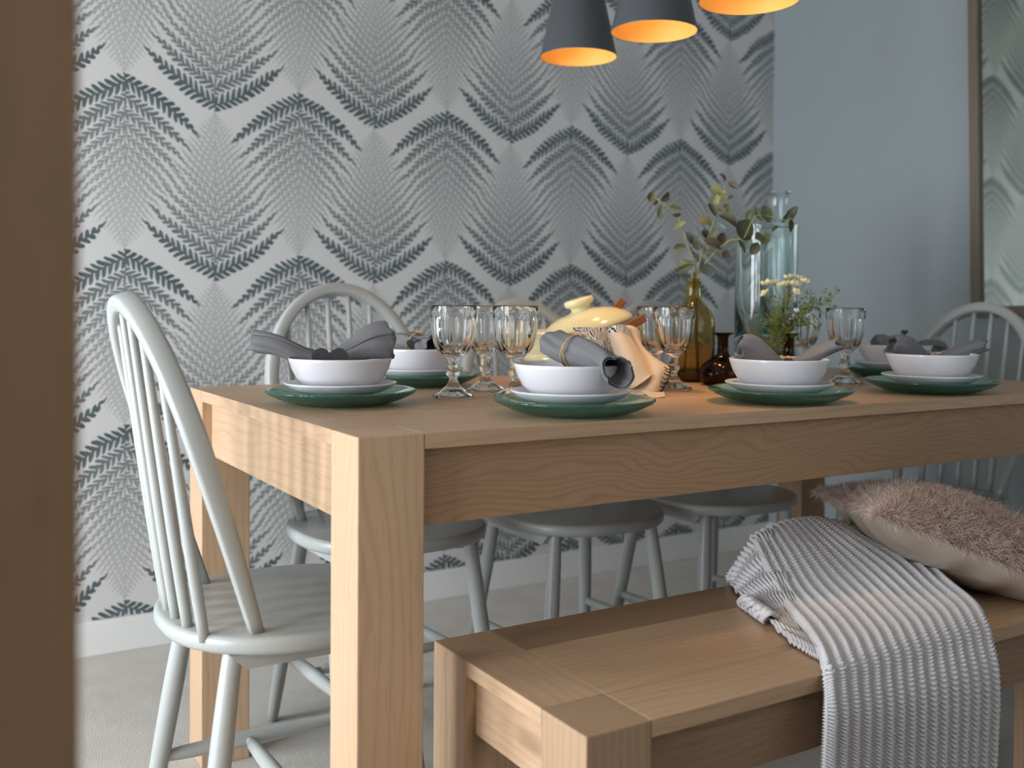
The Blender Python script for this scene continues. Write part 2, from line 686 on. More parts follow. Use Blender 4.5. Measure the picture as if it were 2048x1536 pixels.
def window(name, axis, c, a0, a1, z0, z1, bars):
    w = empty(name)
    struct(w)
    t = .05

    def b(nm, p0, p1, q0, q1, th, mat):
        lo = (c-th/2, p0, q0) if axis == 'x' else (p0, c-th/2, q0)
        hi = (c+th/2, p1, q1) if axis == 'x' else (p1, c+th/2, q1)
        return box(nm, lo, hi, mat, w, .003 if th > .01 else 0)
    b('window_frame', a0, a0+t, z0, z1, .06, MT['skirt'])
    b('window_frame', a1-t, a1, z0, z1, .06, MT['skirt'])
    b('window_frame', a0+t, a1-t, z0, z0+t, .06, MT['skirt'])
    b('window_frame', a0+t, a1-t, z1-t, z1, .06, MT['skirt'])
    for k in range(1, bars):
        m = a0+(a1-a0)*k/bars
        b('mullion', m-.03, m+.03, z0+t, z1-t, .055, MT['skirt'])
    for k in range(bars):
        s0 = a0+(a1-a0)*k/bars+(t if k == 0 else .03)
        s1 = a0+(a1-a0)*(k+1)/bars-(t if k == bars-1 else .03)
        b('pane', s0, s1, z0+t, z1-t, .005, MT['pane'])
    return w


window('window_1', 'x', X0-.05, WIN_Y0, WIN_Y1, WIN_Z0, WIN_Z1, 3)
window('window_3', 'x', X0-.05, .60, 1.40, .06, 1.90, 2)
window('added_fill_window', 'y', Y0-.05, WINB_X0, WINB_X1, .85, 2.05, 3)  # out of view, put in to go with the front fill light
for nm, lo, hi in (('baseboard_back', (X0, Y1-.016, 0), (X1, Y1, .092)), ('baseboard_right', (X1-.016, Y0, 0), (X1, Y1-.016, .092))):
    struct(box(nm, lo, hi, MT['skirt'], bev=.004))
# oak door standing open beside the viewer
door = empty('door_1', (-.437, -.700, 0), math.atan2(-.55, -.64))
struct(door)
dl = box('door_leaf', (0, -.040, .01), (.84, 0, 2.03), MT['door_oak'], door, .002)
box('door_handle', (.05, -.09, 1.0), (.17, -.075, 1.02), MT['steel'], door, .004)

# ------------------------------------------------------------------ dining table
TZ, TW, TL, A = .76, .90, 1.80, .0974
table = tag(empty('dining_table', (0, 0, 0)), 'long pale oak dining table with chunky square legs, laid for dinner', 'table')
k = 0
for sx in (0, TL-A):
    for sy in (0, TW-A):
        m = MT['oak_z1'] if (sx == 0 and sy == 0) else MT[f'oak_z{k%3}']
        box('leg', (sx, sy, 0), (sx+A, sy+A, TZ), m, table, .0025)
        k += 1
t = .0218
for sx, kk in ((0, 0), (TL-A, 1)):
    box('end_board', (sx+.0004, A+.0006, TZ-t), (sx+A, TW-A-.0006, TZ), MT[f'oak_y{kk}'], table, .0012)
for sy, kk in ((0, 0), (TW-A, 1)):
    box('side_board', (A+.0008, sy+.0004, TZ-t), (TL-A-.0008, sy+A, TZ), MT[f'oak_x{kk}'], table, .0012)
pw = (TW-2*A-.004)/4
for i in range(4):
    y0 = A+.0032+i*(pw-.0006)
    box('top_plank', (A+.0008, y0+.0002, TZ-t), (TL-A-.0008, y0+pw-.0002, TZ-(0 if i else .0006)), MT[f'oak_x{(i*2+1)%3}'], table, .0008)
e, T = .0194, .1312
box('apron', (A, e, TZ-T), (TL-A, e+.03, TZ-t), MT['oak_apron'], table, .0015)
box('apron', (A, TW-e-.03, TZ-T), (TL-A, TW-e, TZ-t), MT['oak_x1'], table, .0015)
box('apron', (e, A, TZ-T), (e+.03, TW-A, TZ-t), MT['oak_y2'], table, .0015)
box('apron', (TL-e-.03, A, TZ-T), (TL-e, TW-A, TZ-t), MT['oak_y0'], table, .0015)

# ------------------------------------------------------------------ bench
XB, YB, ZB, AB, WB = .1795, -.2681, .424, .0986, .3995
LB = 1.5-.39
bench = tag(empty('bench', (XB, YB, 0)), 'low oak bench beside the table, holding a throw and a cushion', 'bench')
for i, (sx, sy) in enumerate(((0, 0), (0, WB-AB), (LB-AB, 0), (LB-AB, WB-AB))):
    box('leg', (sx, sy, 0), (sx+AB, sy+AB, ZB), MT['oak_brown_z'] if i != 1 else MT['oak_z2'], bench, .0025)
tb = .0222
for sx, kk in ((0, 2), (LB-AB, 1)):
    box('end_board', (sx+.0004, AB+.0006, ZB-tb), (sx+AB, WB-AB-.0006, ZB), MT[f'oak_y{kk}'], bench, .0012)
for y0, y1, mm in ((0, .0965, 'oak_x2'), (.0965, .2935, 'oak_x0'), (.2935, WB, 'oak_brown')):
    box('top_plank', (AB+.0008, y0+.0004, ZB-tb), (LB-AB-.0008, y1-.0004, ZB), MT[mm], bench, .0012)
eb, Tb = .018, .111
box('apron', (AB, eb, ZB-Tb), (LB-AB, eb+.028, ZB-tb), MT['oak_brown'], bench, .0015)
box('apron', (AB, WB-eb-.028, ZB-Tb), (LB-AB, WB-eb, ZB-tb), MT['oak_x1'], bench, .0015)
box('apron', (eb, AB, ZB-Tb), (eb+.028, WB-AB, ZB-tb), MT['oak_y1'], bench, .0015)
box('apron', (LB-eb-.028, AB, ZB-Tb), (LB-eb, WB-AB, ZB-tb), MT['oak_y0'], bench, .0015)


# ------------------------------------------------------------------ chairs (local: faces +X, origin on the floor under the seat centre)
def make_chair(loc, rz, label, group):
    c = tag(empty('dining_chair', loc, rz), label, 'chair', group)
    SZ = .45
    # seat
    out = []
    n = 72
    for i in range(n):
        a = 2*PI*i/n
        ca, sa = math.cos(a), math.sin(a)
        ex = 2.3 if ca < 0 else 2.5
        x = math.copysign(abs(ca)**(2/ex), ca)*.21
        y = math.copysign(abs(sa)**(2/ex), sa)*(.205 if ca < 0 else .205-.0)
        out.append((x, y))
    V, Fc = [], []
    prof = [(.93, -.028), (.975, -.026), (1.0, -.019), (1.0, -.007), (.985, -.0015), (.96, 0)]
    for s, dz in prof:
        for x, y in out:
            V.append((x*s, y*s, SZ+dz))
    for r_ in range(len(prof)-1):
        for i in range(n):
            j = (i+1) % n
            Fc.append((r_*n+i, r_*n+j, (r_+1)*n+j, (r_+1)*n+i))
    V.append((0, 0, SZ-.028))
    V.append((0, 0, SZ-.001))
    for i in range(n):
        j = (i+1) % n
        Fc.append((len(V)-2, j, i))
        Fc.append((len(V)-1, (len(prof)-1)*n+i, (len(prof)-1)*n+j))
    obj('seat', mesh('seat', V, Fc), MT['chair'], c)
    # hoop: plane reclined backwards from a base line near the seat's back
    bx, rec = -.102, .315
    up = Vector((-math.sin(rec), 0, math.cos(rec)))
    nor = Vector((math.cos(rec), 0, math.sin(rec)))

    def hp(yy, s):
        return Vector((bx, 0, SZ))+Vector((0, yy, 0))+up*s
    top = .527
    ctr = top-.245
    path = []
    for i in range(9):
        f = i/8
        path.append((-.150-(.185-.150)*math.sin(f*PI/2), -.012+(ctr+.012)*f))
    for i in range(1, 40):
        a = PI-PI*i/40
        path.append((math.cos(a)*.185, ctr+math.sin(a)*(.245-.015)))
    for i in range(8, -1, -1):
        f = i/8
        path.append((.150+(.185-.150)*math.sin(f*PI/2), -.012+(ctr+.012)*f))
    V, Fc = [], []
    sec = []
    for k_ in range(16):
        a = 2*PI*k_/16
        sec.append((math.copysign(abs(math.cos(a))**.5, math.cos(a)), math.copysign(abs(math.sin(a))**.5, math.sin(a))))
    for i, (yy, s) in enumerate(path):
        a0 = path[max(i-1, 0)]
        a1 = path[min(i+1, len(path)-1)]
        tx, ty = a1[0]-a0[0], a1[1]-a0[1]
        l_ = math.hypot(tx, ty)
        ny, ns = ty/l_, -tx/l_
        frac = min(i, len(path)-1-i)/8
        wr = .0105+.0035*min(1, frac)
        wn = .0105+.0060*min(1, frac)
        for cx, cy in sec:
            p = hp(yy+ny*cx*wr, s+ns*cx*wr)+nor*(cy*wn)
            V.append(p)
    m_ = len(sec)
    for i in range(len(path)-1):
        for k_ in range(m_):
            k2 = (k_+1) % m_
            Fc.append((i*m_+k_, i*m_+k2, (i+1)*m_+k2, (i+1)*m_+k_))
    Fc.append(tuple(range(m_))[::-1])
    Fc.append(tuple((len(path)-1)*m_+k_ for k_ in range(m_)))
    obj('back_hoop', fix(mesh('back_hoop', V, Fc)), MT['chair'], c)
    # six spindles
    for j in range(6):
        yb = (-.125+.05*j)
        yt = yb*1.06
        st = ctr+.230*math.sqrt(max(0, 1-(yt/.185)**2))-.004
        xb = -.192+.55*yb*yb*2.0+.004
        p0 = Vector((xb, yb, SZ-.01))
        p1 = hp(yt, st)
        P = [p0.lerp(p1, f) for f in (0, .25, .5, .75, 1)]
        obj('spindle', tube_me('spindle', P, [.0082, .0092, .0086, .0072, .0058], 12, 14), MT['chair'], c)
    # legs, battens, stretchers
    legs = {}
    for sx in (-1, 1):
        for sy in (-1, 1):
            a = Vector((.132*sx, .135*sy, SZ-.028))
            b = Vector((.195*sx if sx < 0 else .172, .182*sy, 0))
            legs[sx, sy] = (a, b)
            P = [a.lerp(b, f) for f in (0, .06, .35, .75, 1)]
            obj('leg', tube_me('leg', P, [.0135, .0150, .0170, .0150, .0118], 16, 18), MT['chair'], c)
    for sy in (-1, 1):
        v = []
        for x, z in ((-.142, SZ-.028), (-.120, SZ-.050), (.118, SZ-.050), (.140, SZ-.028)):
            v += [(x, .135*sy-.027, z), (x, .135*sy+.027, z)]
        f = [(0, 1, 3, 2), (2, 3, 5, 4), (4, 5, 7, 6), (6, 7, 1, 0), (0, 2, 4, 6), (1, 7, 5, 3)]
        obj('seat_batten', fix(mesh('seat_batten', v, f, False)), MT['chair'], c)

    def on_leg(sx, sy, z):
        a, b = legs[sx, sy]
        return a.lerp(b, (a.z-z)/(a.z-b.z))
    mid = []
    for sy in (-1, 1):
        p, q = on_leg(-1, sy, .155), on_leg(1, sy, .155)
        P = [p.lerp(q, f) for f in (0, .12, .5, .88, 1)]
        obj('stretcher', tube_me('stretcher', P, [.0075, .0115, .0140, .0115, .0075], 14, 20), MT['chair'], c)
        mid.append(p.lerp(q, .46))
    P = [mid[0].lerp(mid[1], f) for f in (0, .08, .12, .5, .88, .92, 1)]
    obj('stretcher', tube_me('stretcher', P, [.006, .0075, .0105, .0140, .0105, .0075, .006], 14, 22), MT['chair'], c)
    return c


G = 'matching painted spindle-back chairs around the table'
chair = make_chair((.037, .380, 0), 0, 'painted spindle-back chair at the near left end of the table, seen from behind', G)
c2 = dup(chair, (.385, .772, 0), -PI/2+.04, 'painted spindle-back chair by the ferned wall, behind the two left bowls', G)
c2.scale = (1, 1, 1.035)
dup(chair, (.872, .765, 0), -PI/2, 'painted spindle-back chair by the ferned wall, behind the cream pot, middle one of three', G)
dup(chair, (1.318, .765, 0), -PI/2, 'painted spindle-back chair by the ferned wall, behind the amber bottle, mostly hidden', G)
dup(chair, (1.775, .462, 0), PI, 'painted spindle-back chair at the far right end of the table, below the mirror', G)

# ------------------------------------------------------------------ place settings
GC, GP, GB, GN = 'green glass charger plates', 'white side plates', 'white bowls', 'tied grey napkins'


def charger_me():
    prof = [(0, .002), (.03, .0015), (.055, .001), (.070, .0012)]
    for i in range(15):
        f = i/14
        prof.append((.072+.055*f, .0015+.0185*f**1.5))
    prof += [(.1305, .0222), (.1313, .0240), (.1300, .0258), (.1270, .0262), (.120, .0248), (.105, .0200), (.09, .0155), (.075, .0130), (.05, .0125), (0, .012)]

    def fn(i, r, z, th):
        if 3 < i < 19:
            ph = th*46+(i % 2)*PI
            return r, z-.0011*max(0, math.sin(ph))*1.2
        return r, z
    return lathe_me('charger_plate', prof, 184, fn)


def plate_me():
    prof = [(0, .004), (.046, .004), (.048, 0), (.054, 0), (.057, .0045), (.072, .0075), (.088, .0150), (.0962, .0215), (.0978, .0230), (.0980, .0244), (.0968, .0252),
            (.0945, .0242), (.085, .0190), (.070, .0138), (.055, .0120), (0, .0118)]
    return lathe_me('side_plate', prof, 72)


def bowl_me():
    prof = [(0, 0), (.046, 0), (.050, .0012), (.063, .0080), (.0755, .0200), (.0840, .0350), (.0890, .0500), (.0898, .0545), (.0892, .0556), (.0876, .0548),
            (.0862, .0490), (.0812, .0345), (.0715, .0195), (.059, .0095), (.044, .0058), (0, .005)]
    return lathe_me('bowl', prof, 80)


CM, PM, BM = charger_me(), plate_me(), bowl_me()
ZC = TZ+.0003
ZP = ZC+.0132
ZBW = ZP+.0122
SET = [  # x, y, where, bowl offset
    (.148, .432, 'at the left end of the table', (.0, .005)),
    (.420, .108, 'nearest the viewer on the bench side', (-.003, .012)),
    (.875, .098, 'before the brown bottles', (-.012, -.008)),
    (1.323, .107, 'on the bench side, farthest to the right', (-.012, -.010)),
    (.446, .735, 'on the wall side behind the left goblet', (.0, .0)),
    (1.655, .455, 'at the far right end of the table', (.0, .0)),
]
for i, (x, y, where, (ox, oy)) in enumerate(SET):
    for me_, z, nm, lab, cat, g, dx, dy in ((CM, ZC, 'charger_plate', 'round green textured glass charger ' + where, 'plate', GC, 0, 0),
                                            (PM, ZP, 'side_plate', 'small white side plate on the green charger ' + where, 'plate', GP, ox*.7, oy*.7),
                                            (BM, ZBW, 'bowl', 'white bowl holding a grey napkin ' + where, 'bowl', GB, ox, oy)):
        o = obj(nm, me_, MT['green_glass'] if me_ is CM else MT['white_ceramic'])
        o.location = (x+dx, y+dy, z)
        tag(o, lab, cat, g)


def napkin(path, radii, label, heart=None, twine_at=None, wraps=1.45, ph=0.0, up=(0, 0, 1), fold=.16, tw=.0):
    """rolled cloth along a path: radii (across, up) at each path point; spiral wrap with open ends"""
    root = tag(empty('napkin', path[len(path)//2]), label, 'napkin', GN)
    off = Vector(path[len(path)//2])
    P = catmull([list(p)+list(r) for p, r in zip(path, radii)], 40)
    nt = 84
    net = []
    Up = Vector(up)
    for i, p in enumerate(P):
        c_ = Vector(p[:3])
        T_ = (Vector(P[min(i+1, 39)][:3])-Vector(P[max(i-1, 0)][:3])).normalized()
        side = T_.cross(Up).normalized()
        nrm = side.cross(T_)
        s = i/39
        row = []
        for k_ in range(nt):
            a = 2*PI*wraps*k_/(nt-1)+ph+tw*s
            lay = 1-.20*(k_/(nt-1))
            f_ = 1+fold*math.sin(2*a+1.3*ph+3*s)+fold*.6*math.sin(3*a-2.0*ph+5*s)+.05*math.sin(7*a+9*s)
            endl = .006*math.sin(3*a+ph)*(1 if i in (0, 39) else 0)
            q = c_+side*(math.cos(a)*p[3]*lay*f_)+nrm*(math.sin(a)*p[4]*lay*f_)+T_*endl-off
            row.append(q)
        net.append(row)
    V = [q for row in net for q in row]
    Fc = [(i*nt+k_, i*nt+k_+1, (i+1)*nt+k_+1, (i+1)*nt+k_) for i in range(39) for k_ in range(nt-1)]
    o = obj('cloth', mesh('cloth', V, Fc), MT['napkin'], root)
    md = o.modifiers.new('thickness', 'SOLIDIFY')
    md.thickness = .0016
    md.offset = 0
    if twine_at is not None:
        i = int(twine_at*39)
        p = P[i]
        c_ = Vector(p[:3])-off
        T_ = (Vector(P[min(i+1, 39)][:3])-Vector(P[max(i-1, 0)][:3])).normalized()
        side = T_.cross(Up).normalized()
        nrm = side.cross(T_)
        mes = []
        for sft, til in ((-.002, .15), (.003, -.25)):
            pts = []
            for k_ in range(25):
                a = 2*PI*k_/24
                pts.append(c_+side*(math.cos(a)*(p[3]*1.10+.0015))+nrm*(math.sin(a)*(p[4]*1.10+.0015))+T_*(sft+til*math.sin(a)*.02))
            mes.append(tube_me('t', pts, .0011, 6, None, False))
        kn = c_+nrm*(p[4]*1.12+.0015)
        for sg in (-1, 1):
            mes.append(tube_me('t', [kn, kn+T_*.006*sg+nrm*.004, kn+T_*.011*sg+nrm*.001, kn+T_*.014*sg-side*.006*sg], .001, 6, 12))
        obj('twine', join_me('twine', mes), MT['twine'], root)
    if heart is not None:
        hc, ax, ay, sz = heart                       # centre, right axis, up axis, size
        hc = Vector(hc)-off
        ax = Vector(ax).normalized()
        ay = (Vector(ay)-ax*Vector(ay).dot(ax)).normalized()
        nn = ax.cross(ay)
        pts = []
        for k_ in range(40):
            a = 2*PI*k_/40
            hx = 16*math.sin(a)**3
            hy = 13*math.cos(a)-5*math.cos(2*a)-2*math.cos(3*a)-math.cos(4*a)
            pts.append(hc+ax*(hx/32*sz)+ay*(hy/32*sz))
        V = [p+nn*.0015 for p in pts]+[p-nn*.0015 for p in pts]
        n_ = 40
        Fc = [tuple(range(n_)), tuple(range(2*n_-1, n_-1, -1))]+[(i, i+n_, (i+1) % n_+n_, (i+1) % n_) for i in range(n_)]
        obj('heart_tag', fix(mesh('heart_tag', V, Fc, False)), MT['slate'], root)
    return root


RV, UV = Vector(_R), Vector((0, 0, 1))
# left end bowl
d = 1.765
napkin([at_d(517, 684, d+.02), at_d(556, 690, d), at_d(610, 713, d), at_d(660, 720, d), at_d(700, 706, d+.01), at_d(748, 687, d+.02), at_d(781, 682, d+.03)],
       [(.026, .022), (.022, .021), (.016, .018), (.016, .013), (.022, .019), (.034, .030), (.036, .030)],
       'grey napkin tied with twine and a black heart in the left end bowl', (at_d(659, 722, d-.050), RV, Vector((.2, .3, .9)), .062), .47, 1.5, .6)
# front bowl
d = 1.62
napkin([at_d(1103, 684, d+.06), at_d(1128, 697, d+.03), at_d(1160, 707, d), at_d(1195, 720, d-.03), at_d(1222, 735, d-.05), at_d(1237, 743, d-.07)],
       [(.026, .022), (.024, .022), (.025, .024), (.026, .023), (.025, .022), (.030, .026)],
       'grey napkin rolled and tied with twine, lying across the nearest bowl', None, .34, 1.75, 2.4, tw=.5, fold=.12)
# third bowl
d = 1.885
napkin([at_d(1478, 692, d), at_d(1500, 695, d), at_d(1530, 712, d), at_d(1566, 727, d), at_d(1600, 722, d-.01), at_d(1640, 704, d-.01), at_d(1678, 688, d-.02)],
       [(.030, .019), (.029, .023), (.024, .018), (.012, .009), (.014, .011), (.019, .014), (.021, .013)],
       'grey napkin folded like a bow in the bowl before the brown bottles', (at_d(1587, 722, d-.02), RV, Vector((.5, .8, .3)), .032), .52, 1.45, 3.9)
# right front bowl
d = 2.135
napkin([at_d(1782, 690, d), at_d(1805, 692, d), at_d(1830, 704, d), at_d(1860, 718, d), at_d(1895, 713, d-.01), at_d(1935, 698, d-.02), at_d(1970, 690, d-.03)],
       [(.033, .021), (.032, .026), (.025, .020), (.012, .009), (.016, .013), (.022, .015), (.021, .012)],
       'grey napkin folded like a bow in the rightmost front bowl', None, .50, 1.45, 5.2)
# wall side bowl behind the goblet
d = 2.185
napkin([at_d(806, 686, d+.04), at_d(820, 684, d+.02), at_d(838, 690, d), at_d(858, 696, d-.03), at_d(872, 700, d-.06)],
       [(.028, .024), (.026, .024), (.022, .022), (.033, .030), (.038, .030)],
       'grey napkin in the wall side bowl, half hidden by the left goblet', (at_d(829, 690, d-.03), RV, UV, .034), .45, 1.5, 1.1)
# far end bowl
d = 2.555
napkin([at_d(1752, 690, d-.02), at_d(1770, 692, d-.02), at_d(1795, 700, d), at_d(1825, 702, d), at_d(1856, 692, d+.02), at_d(1875, 694, d+.03)],
       [(.030, .026), (.028, .026), (.020, .018), (.018, .014), (.032, .018), (.034, .017)],
       'grey napkin in the far end bowl with a black tag standing up', (at_d(1809, 665, d), RV, UV, .018), .5, 1.5, 2.2)


# ------------------------------------------------------------------ goblets
def goblet_me():
    N = 10
    segs = N*10
    outer = [(0, .002), (.020, .0015), (.036, .000), (.0395, .002), (.0398, .0045), (.036, .0085), (.028, .0130), (.020, .0185), (.0140, .0235), (.0105, .0290), (.0083, .0350),
             (.0082, .0385), (.0105, .0410), (.0138, .0450), (.0142, .0475), (.0125, .0510), (.0098, .0540), (.0105, .0590), (.0108, .0660), (.0118, .0685), (.0118, .0715),
             (.0145, .0745), (.0200, .0790), (.0268, .0855), (.0325, .0930), (.0365, .1015), (.0392, .1110), (.0410, .1210), (.0420, .1310), (.0426, .1390), (.0428, .1430),
             (.0430, .1470), (.0431, .1510), (.0432, .1560), (.0432, .1640), (.0432, .1720), (.0429, .1737), (.0420, .1742)]
    inner = [(.0411, .1735), (.0408, .1600), (.0404, .1400), (.0394, .1250), (.0374, .1120), (.0340, .1010), (.0285, .0925), (.0200, .0870), (.0100, .0848), (0, .0845)]
    no = len(outer)

    def fn(i, r, z, th):
        if i >= no:
            return r, z
        ph = (th*N/(2*PI)) % 1.0
        dph = abs(ph-.5)*2                                   # 0 mid-panel, 1 at the rib
        if z > .074:
            archz = .1555-.0085*dph**2.2
            k_ = max(0.0, min(1.0, (archz-z)/.0035))
            k_ *= max(0.0, min(1.0, (z-.074)/.02))
            r = r*(1-.085*k_*(1-dph**2))
        elif z < .0715:
            oc = 2*PI/8
            a = (th % oc)-oc/2
            w = .75 if z > .03 else max(0, min(.75, z/.02))
            r = r*(1-w*(1-math.cos(oc/2)/math.cos(a))*1.0) if w else r
            if z < .03:
                r *= 1-.05*(1-dph**2)*(1 if .004 < z else 0.5)
        return r, z
    return lathe_me('goblet', outer+inner, segs, fn)


GM = goblet_me()
GOB = [(.372, .436, 'clear cut-glass goblet between the two left bowls, nearest the wall side plate'),
       (.494, .528, 'clear cut-glass goblet half hidden between the two left goblets'),
       (.480, .391, 'clear cut-glass goblet rising behind the nearest bowl'),
       (.863, .384, 'clear cut-glass goblet in front of the amber bottle, right of the tea towel'),
       (.905, .492, 'clear cut-glass goblet half hidden behind the tea towel and another goblet'),
       (1.322, .329, 'clear cut-glass goblet standing between the two right bowls'),
       (1.345, .478, 'clear cut-glass goblet seen behind the small green herb sprig')]
for x, y, lab in GOB:
    o = obj('goblet', GM, MT['clear'])
    o.location = (x, y, TZ+.0003)
    o.rotation_euler = (0, 0, random.random()*6)
    tag(o, lab, 'glass', 'cut-glass goblets on the table')

# ------------------------------------------------------------------ casserole, lid, spoons, tea towel
PX_, PY_ = .770, .612
prof = [(0, 0), (.080, 0), (.086, .003), (.0885, .010), (.0895, .030), (.0900, .050), (.0915, .053), (.0935, .056), (.0935, .064), (.0915, .067), (.0915, .070), (.0935, .073),
        (.0940, .080), (.0945, .108), (.0975, .111), (.0985, .115), (.0975, .119), (.0945, .119), (.0890, .117), (.0860, .100), (.0840, .040), (.0780, .010), (.05, .007), (0, .007)]
pot = obj('casserole_pot', lathe_me('casserole_pot', [(r*1.26, z) for r, z in prof], 80), MT['cream'])
pot.location = (PX_, PY_, TZ+.0003)
tag(pot, 'round cream stoneware casserole pot standing behind the nearest bowl', 'pot')
lid = empty('pot_lid', at_d(1176, 650, 2.235))
tag(lid, 'cream stoneware lid with a round knob, tilted on the pot', 'lid')
prof = [(.093, .000), (.0965, .002), (.0970, .006), (.0930, .012), (.083, .020), (.068, .0285), (.050, .0350), (.033, .0385), (.026, .0400), (.022, .0420), (.0, .0425)]
prof_in = [(0, .034), (.03, .032), (.06, .024), (.082, .012), (.090, .001)]
lb = obj('lid_body', lathe_me('lid_body', prof+prof_in, 80, close=False), MT['cream'], lid)
kp = [(.0205, .0405), (.0195, .046), (.0225, .0505), (.0290, .0535), (.0305, .0570), (.0305, .0620), (.0285, .0650), (.020, .0660), (0, .0662)]
kb = obj('knob', lathe_me('knob', kp, 48), MT['cream'], lid)
lid.rotation_mode = 'QUATERNION'
axis_tilt = Vector(_F)
lid.rotation_quaternion = Quaternion(axis_tilt, R(-16)) @ Quaternion(Vector(_R), R(3))
lid.location = at_d(1173, 660, 2.23)
lid.scale = (1.10, 1.10, 1.10)


def bar(name, a, b, w, h, mat, lab):
    a, b = Vector(a), Vector(b)
    L = (b-a).length
    me_ = box_me(name, (0, -w/2, -h/2), (L, w/2, h/2), .003)
    o = obj(name, me_, mat)
    o.rotation_mode = 'QUATERNION'
    o.rotation_quaternion = (b-a).to_track_quat('X', 'Z')
    o.location = a
    tag(o, lab, 'spoon', 'wooden spoon handles in the pot')
    return o


bar('wooden_spoon', at_d(1190, 668, 2.30), at_d(1247, 600, 2.30), .020, .018, MT['spoon'], 'orange brown wooden handle sticking up behind the pot lid')
bar('wooden_spoon', at_d(1205, 681, 2.125), at_d(1290, 635, 2.13), .020, .017, MT['spoon'], 'dark wooden handle sticking out under the pot lid')

# tea towel: three hanging folds of one cloth
tw_root = tag(empty('tea_towel', at_z(1290, 790, TZ)), 'natural linen tea towel with black print and blanket stitched edge, over the pot', 'towel')
off = Vector(tw_root.location)


def pts(rows):
    return [[at_d(x, y, dd)-off for (x, y, dd) in row] for row in rows]


fold_a = pts([[(1146, 656, 2.12), (1166, 655, 2.105), (1190, 656, 2.10), (1214, 658, 2.10)],
              [(1158, 680, 2.09), (1180, 682, 2.075), (1202, 684, 2.07), (1222, 688, 2.08)],
              [(1178, 716, 2.07), (1196, 720, 2.05), (1212, 724, 2.05), (1228, 726, 2.06)],
              [(1196, 750, 2.05), (1208, 756, 2.03), (1220, 760, 2.03), (1234, 762, 2.045)],
              [(1206, 778, 2.03), (1216, 782, 2.01), (1226, 784, 2.01), (1240, 784, 2.03)]])
obj('printed_fold', sheet_me('printed_fold', fold_a, 24, 30, .0012), MT['print'], tw_root)
fold_b0 = pts([[(1212, 660, 2.08), (1216, 656, 2.06), (1236, 650, 2.055), (1250, 652, 2.07), (1256, 660, 2.09)],
               [(1216, 668, 2.07), (1226, 666, 2.05), (1244, 668, 2.04), (1260, 676, 2.06), (1266, 684, 2.08)]])
fold_b = pts([[(1216, 667, 2.07), (1226, 665, 2.048), (1244, 667, 2.038), (1260, 675, 2.06), (1266, 684, 2.08)],
              [(1224, 690, 2.055), (1234, 688, 2.020), (1256, 692, 2.008), (1274, 700, 2.03), (1278, 706, 2.06)],
              [(1234, 725, 2.03), (1246, 724, 1.99), (1268, 724, 1.98), (1288, 726, 2.00), (1292, 732, 2.04)],
              [(1236, 764, 2.01), (1256, 764, 1.97), (1278, 757, 1.965), (1298, 748, 1.98), (1303, 745, 2.02)],
              [(1250, 776, 2.01), (1266, 776, 1.965), (1284, 766, 1.96), (1302, 752, 1.975), (1304, 748, 2.02)]])
obj('printed_fold', sheet_me('printed_fold', fold_b0, 26, 12, .0012), MT['print'], tw_root)
obj('rolled_fold', sheet_me('rolled_fold', fold_b, 30, 36, .0015), MT['linen'], tw_root)
fold_c = pts([[(1246, 652, 2.10), (1258, 651, 2.09), (1270, 655, 2.09), (1279, 664, 2.10)],
              [(1262, 684, 2.08), (1270, 682, 2.065), (1278, 684, 2.065), (1286, 696, 2.08)],
              [(1272, 724, 2.05), (1284, 716, 2.03), (1300, 712, 2.03), (1312, 718, 2.05)],
              [(1262, 770, 2.00), (1288, 756, 1.99), (1318, 736, 2.00), (1338, 736, 2.02)],
              [(1258, 784, 1.985), (1284, 776, 1.975), (1312, 762, 1.98), (1333, 752, 2.0)],
              [(1272, 790, 1.955), (1290, 790, 1.955), (1306, 788, 1.965), (1320, 783, 1.98)]])
obj('hanging_fold', sheet_me('hanging_fold', fold_c, 30, 40, .0015), MT['linen'], tw_root)
fold_d = pts([[(1284, 783, 1.95), (1296, 784, 1.95), (1310, 786, 1.955), (1328, 786, 1.97)],
              [(1292, 789, 1.93), (1302, 791, 1.93), (1314, 792, 1.935), (1330, 790, 1.95)],
              [(1302, 797, 1.915), (1312, 797, 1.915), (1322, 796, 1.92), (1330, 795, 1.935)]])
obj('hem_fold', sheet_me('hem_fold', fold_d, 20, 14, .002), MT['linen'], tw_root)
edge = [(1339, 737), (1343, 744), (1336, 752), (1338, 758), (1330, 764), (1331, 771), (1324, 776), (1325, 783), (1317, 787)]
st = []
ed = catmull([(1340, 737), (1341, 745), (1337, 757), (1331, 769), (1325, 780), (1317, 788)], 40)
st.append(tube_me('t', [at_d(p[0], p[1], 1.985)-off for p in ed], .0012, 6))
for f in range(7):
    p = ed[2+f*5]
    st.append(tube_me('t', [at_d(p[0], p[1], 1.983)-off, at_d(p[0]-6, p[1]-1, 1.978)-off, at_d(p[0]-11, p[1]-5, 1.985)-off], .0011, 6, 8))
obj('blanket_stitch', join_me('blanket_stitch', st), MT['stitch'], tw_root)


# ------------------------------------------------------------------ bottles and vases
def vessel(name, outer, wall, mat, loc, lab, cat='bottle', group=None, segs=56, bottom=.006):
    inner = [(max(r-wall, .001), z) for r, z in reversed(outer) if z > bottom+.002 and r > wall]
    prof = [(0, 0)]+outer+inner+[(max(inner[-1][0]*.6, .001), bottom), (0, bottom)]
    o = obj(name, lathe_me(name, prof, segs), mat)
    o.location = loc
    return tag(o, lab, cat, group)


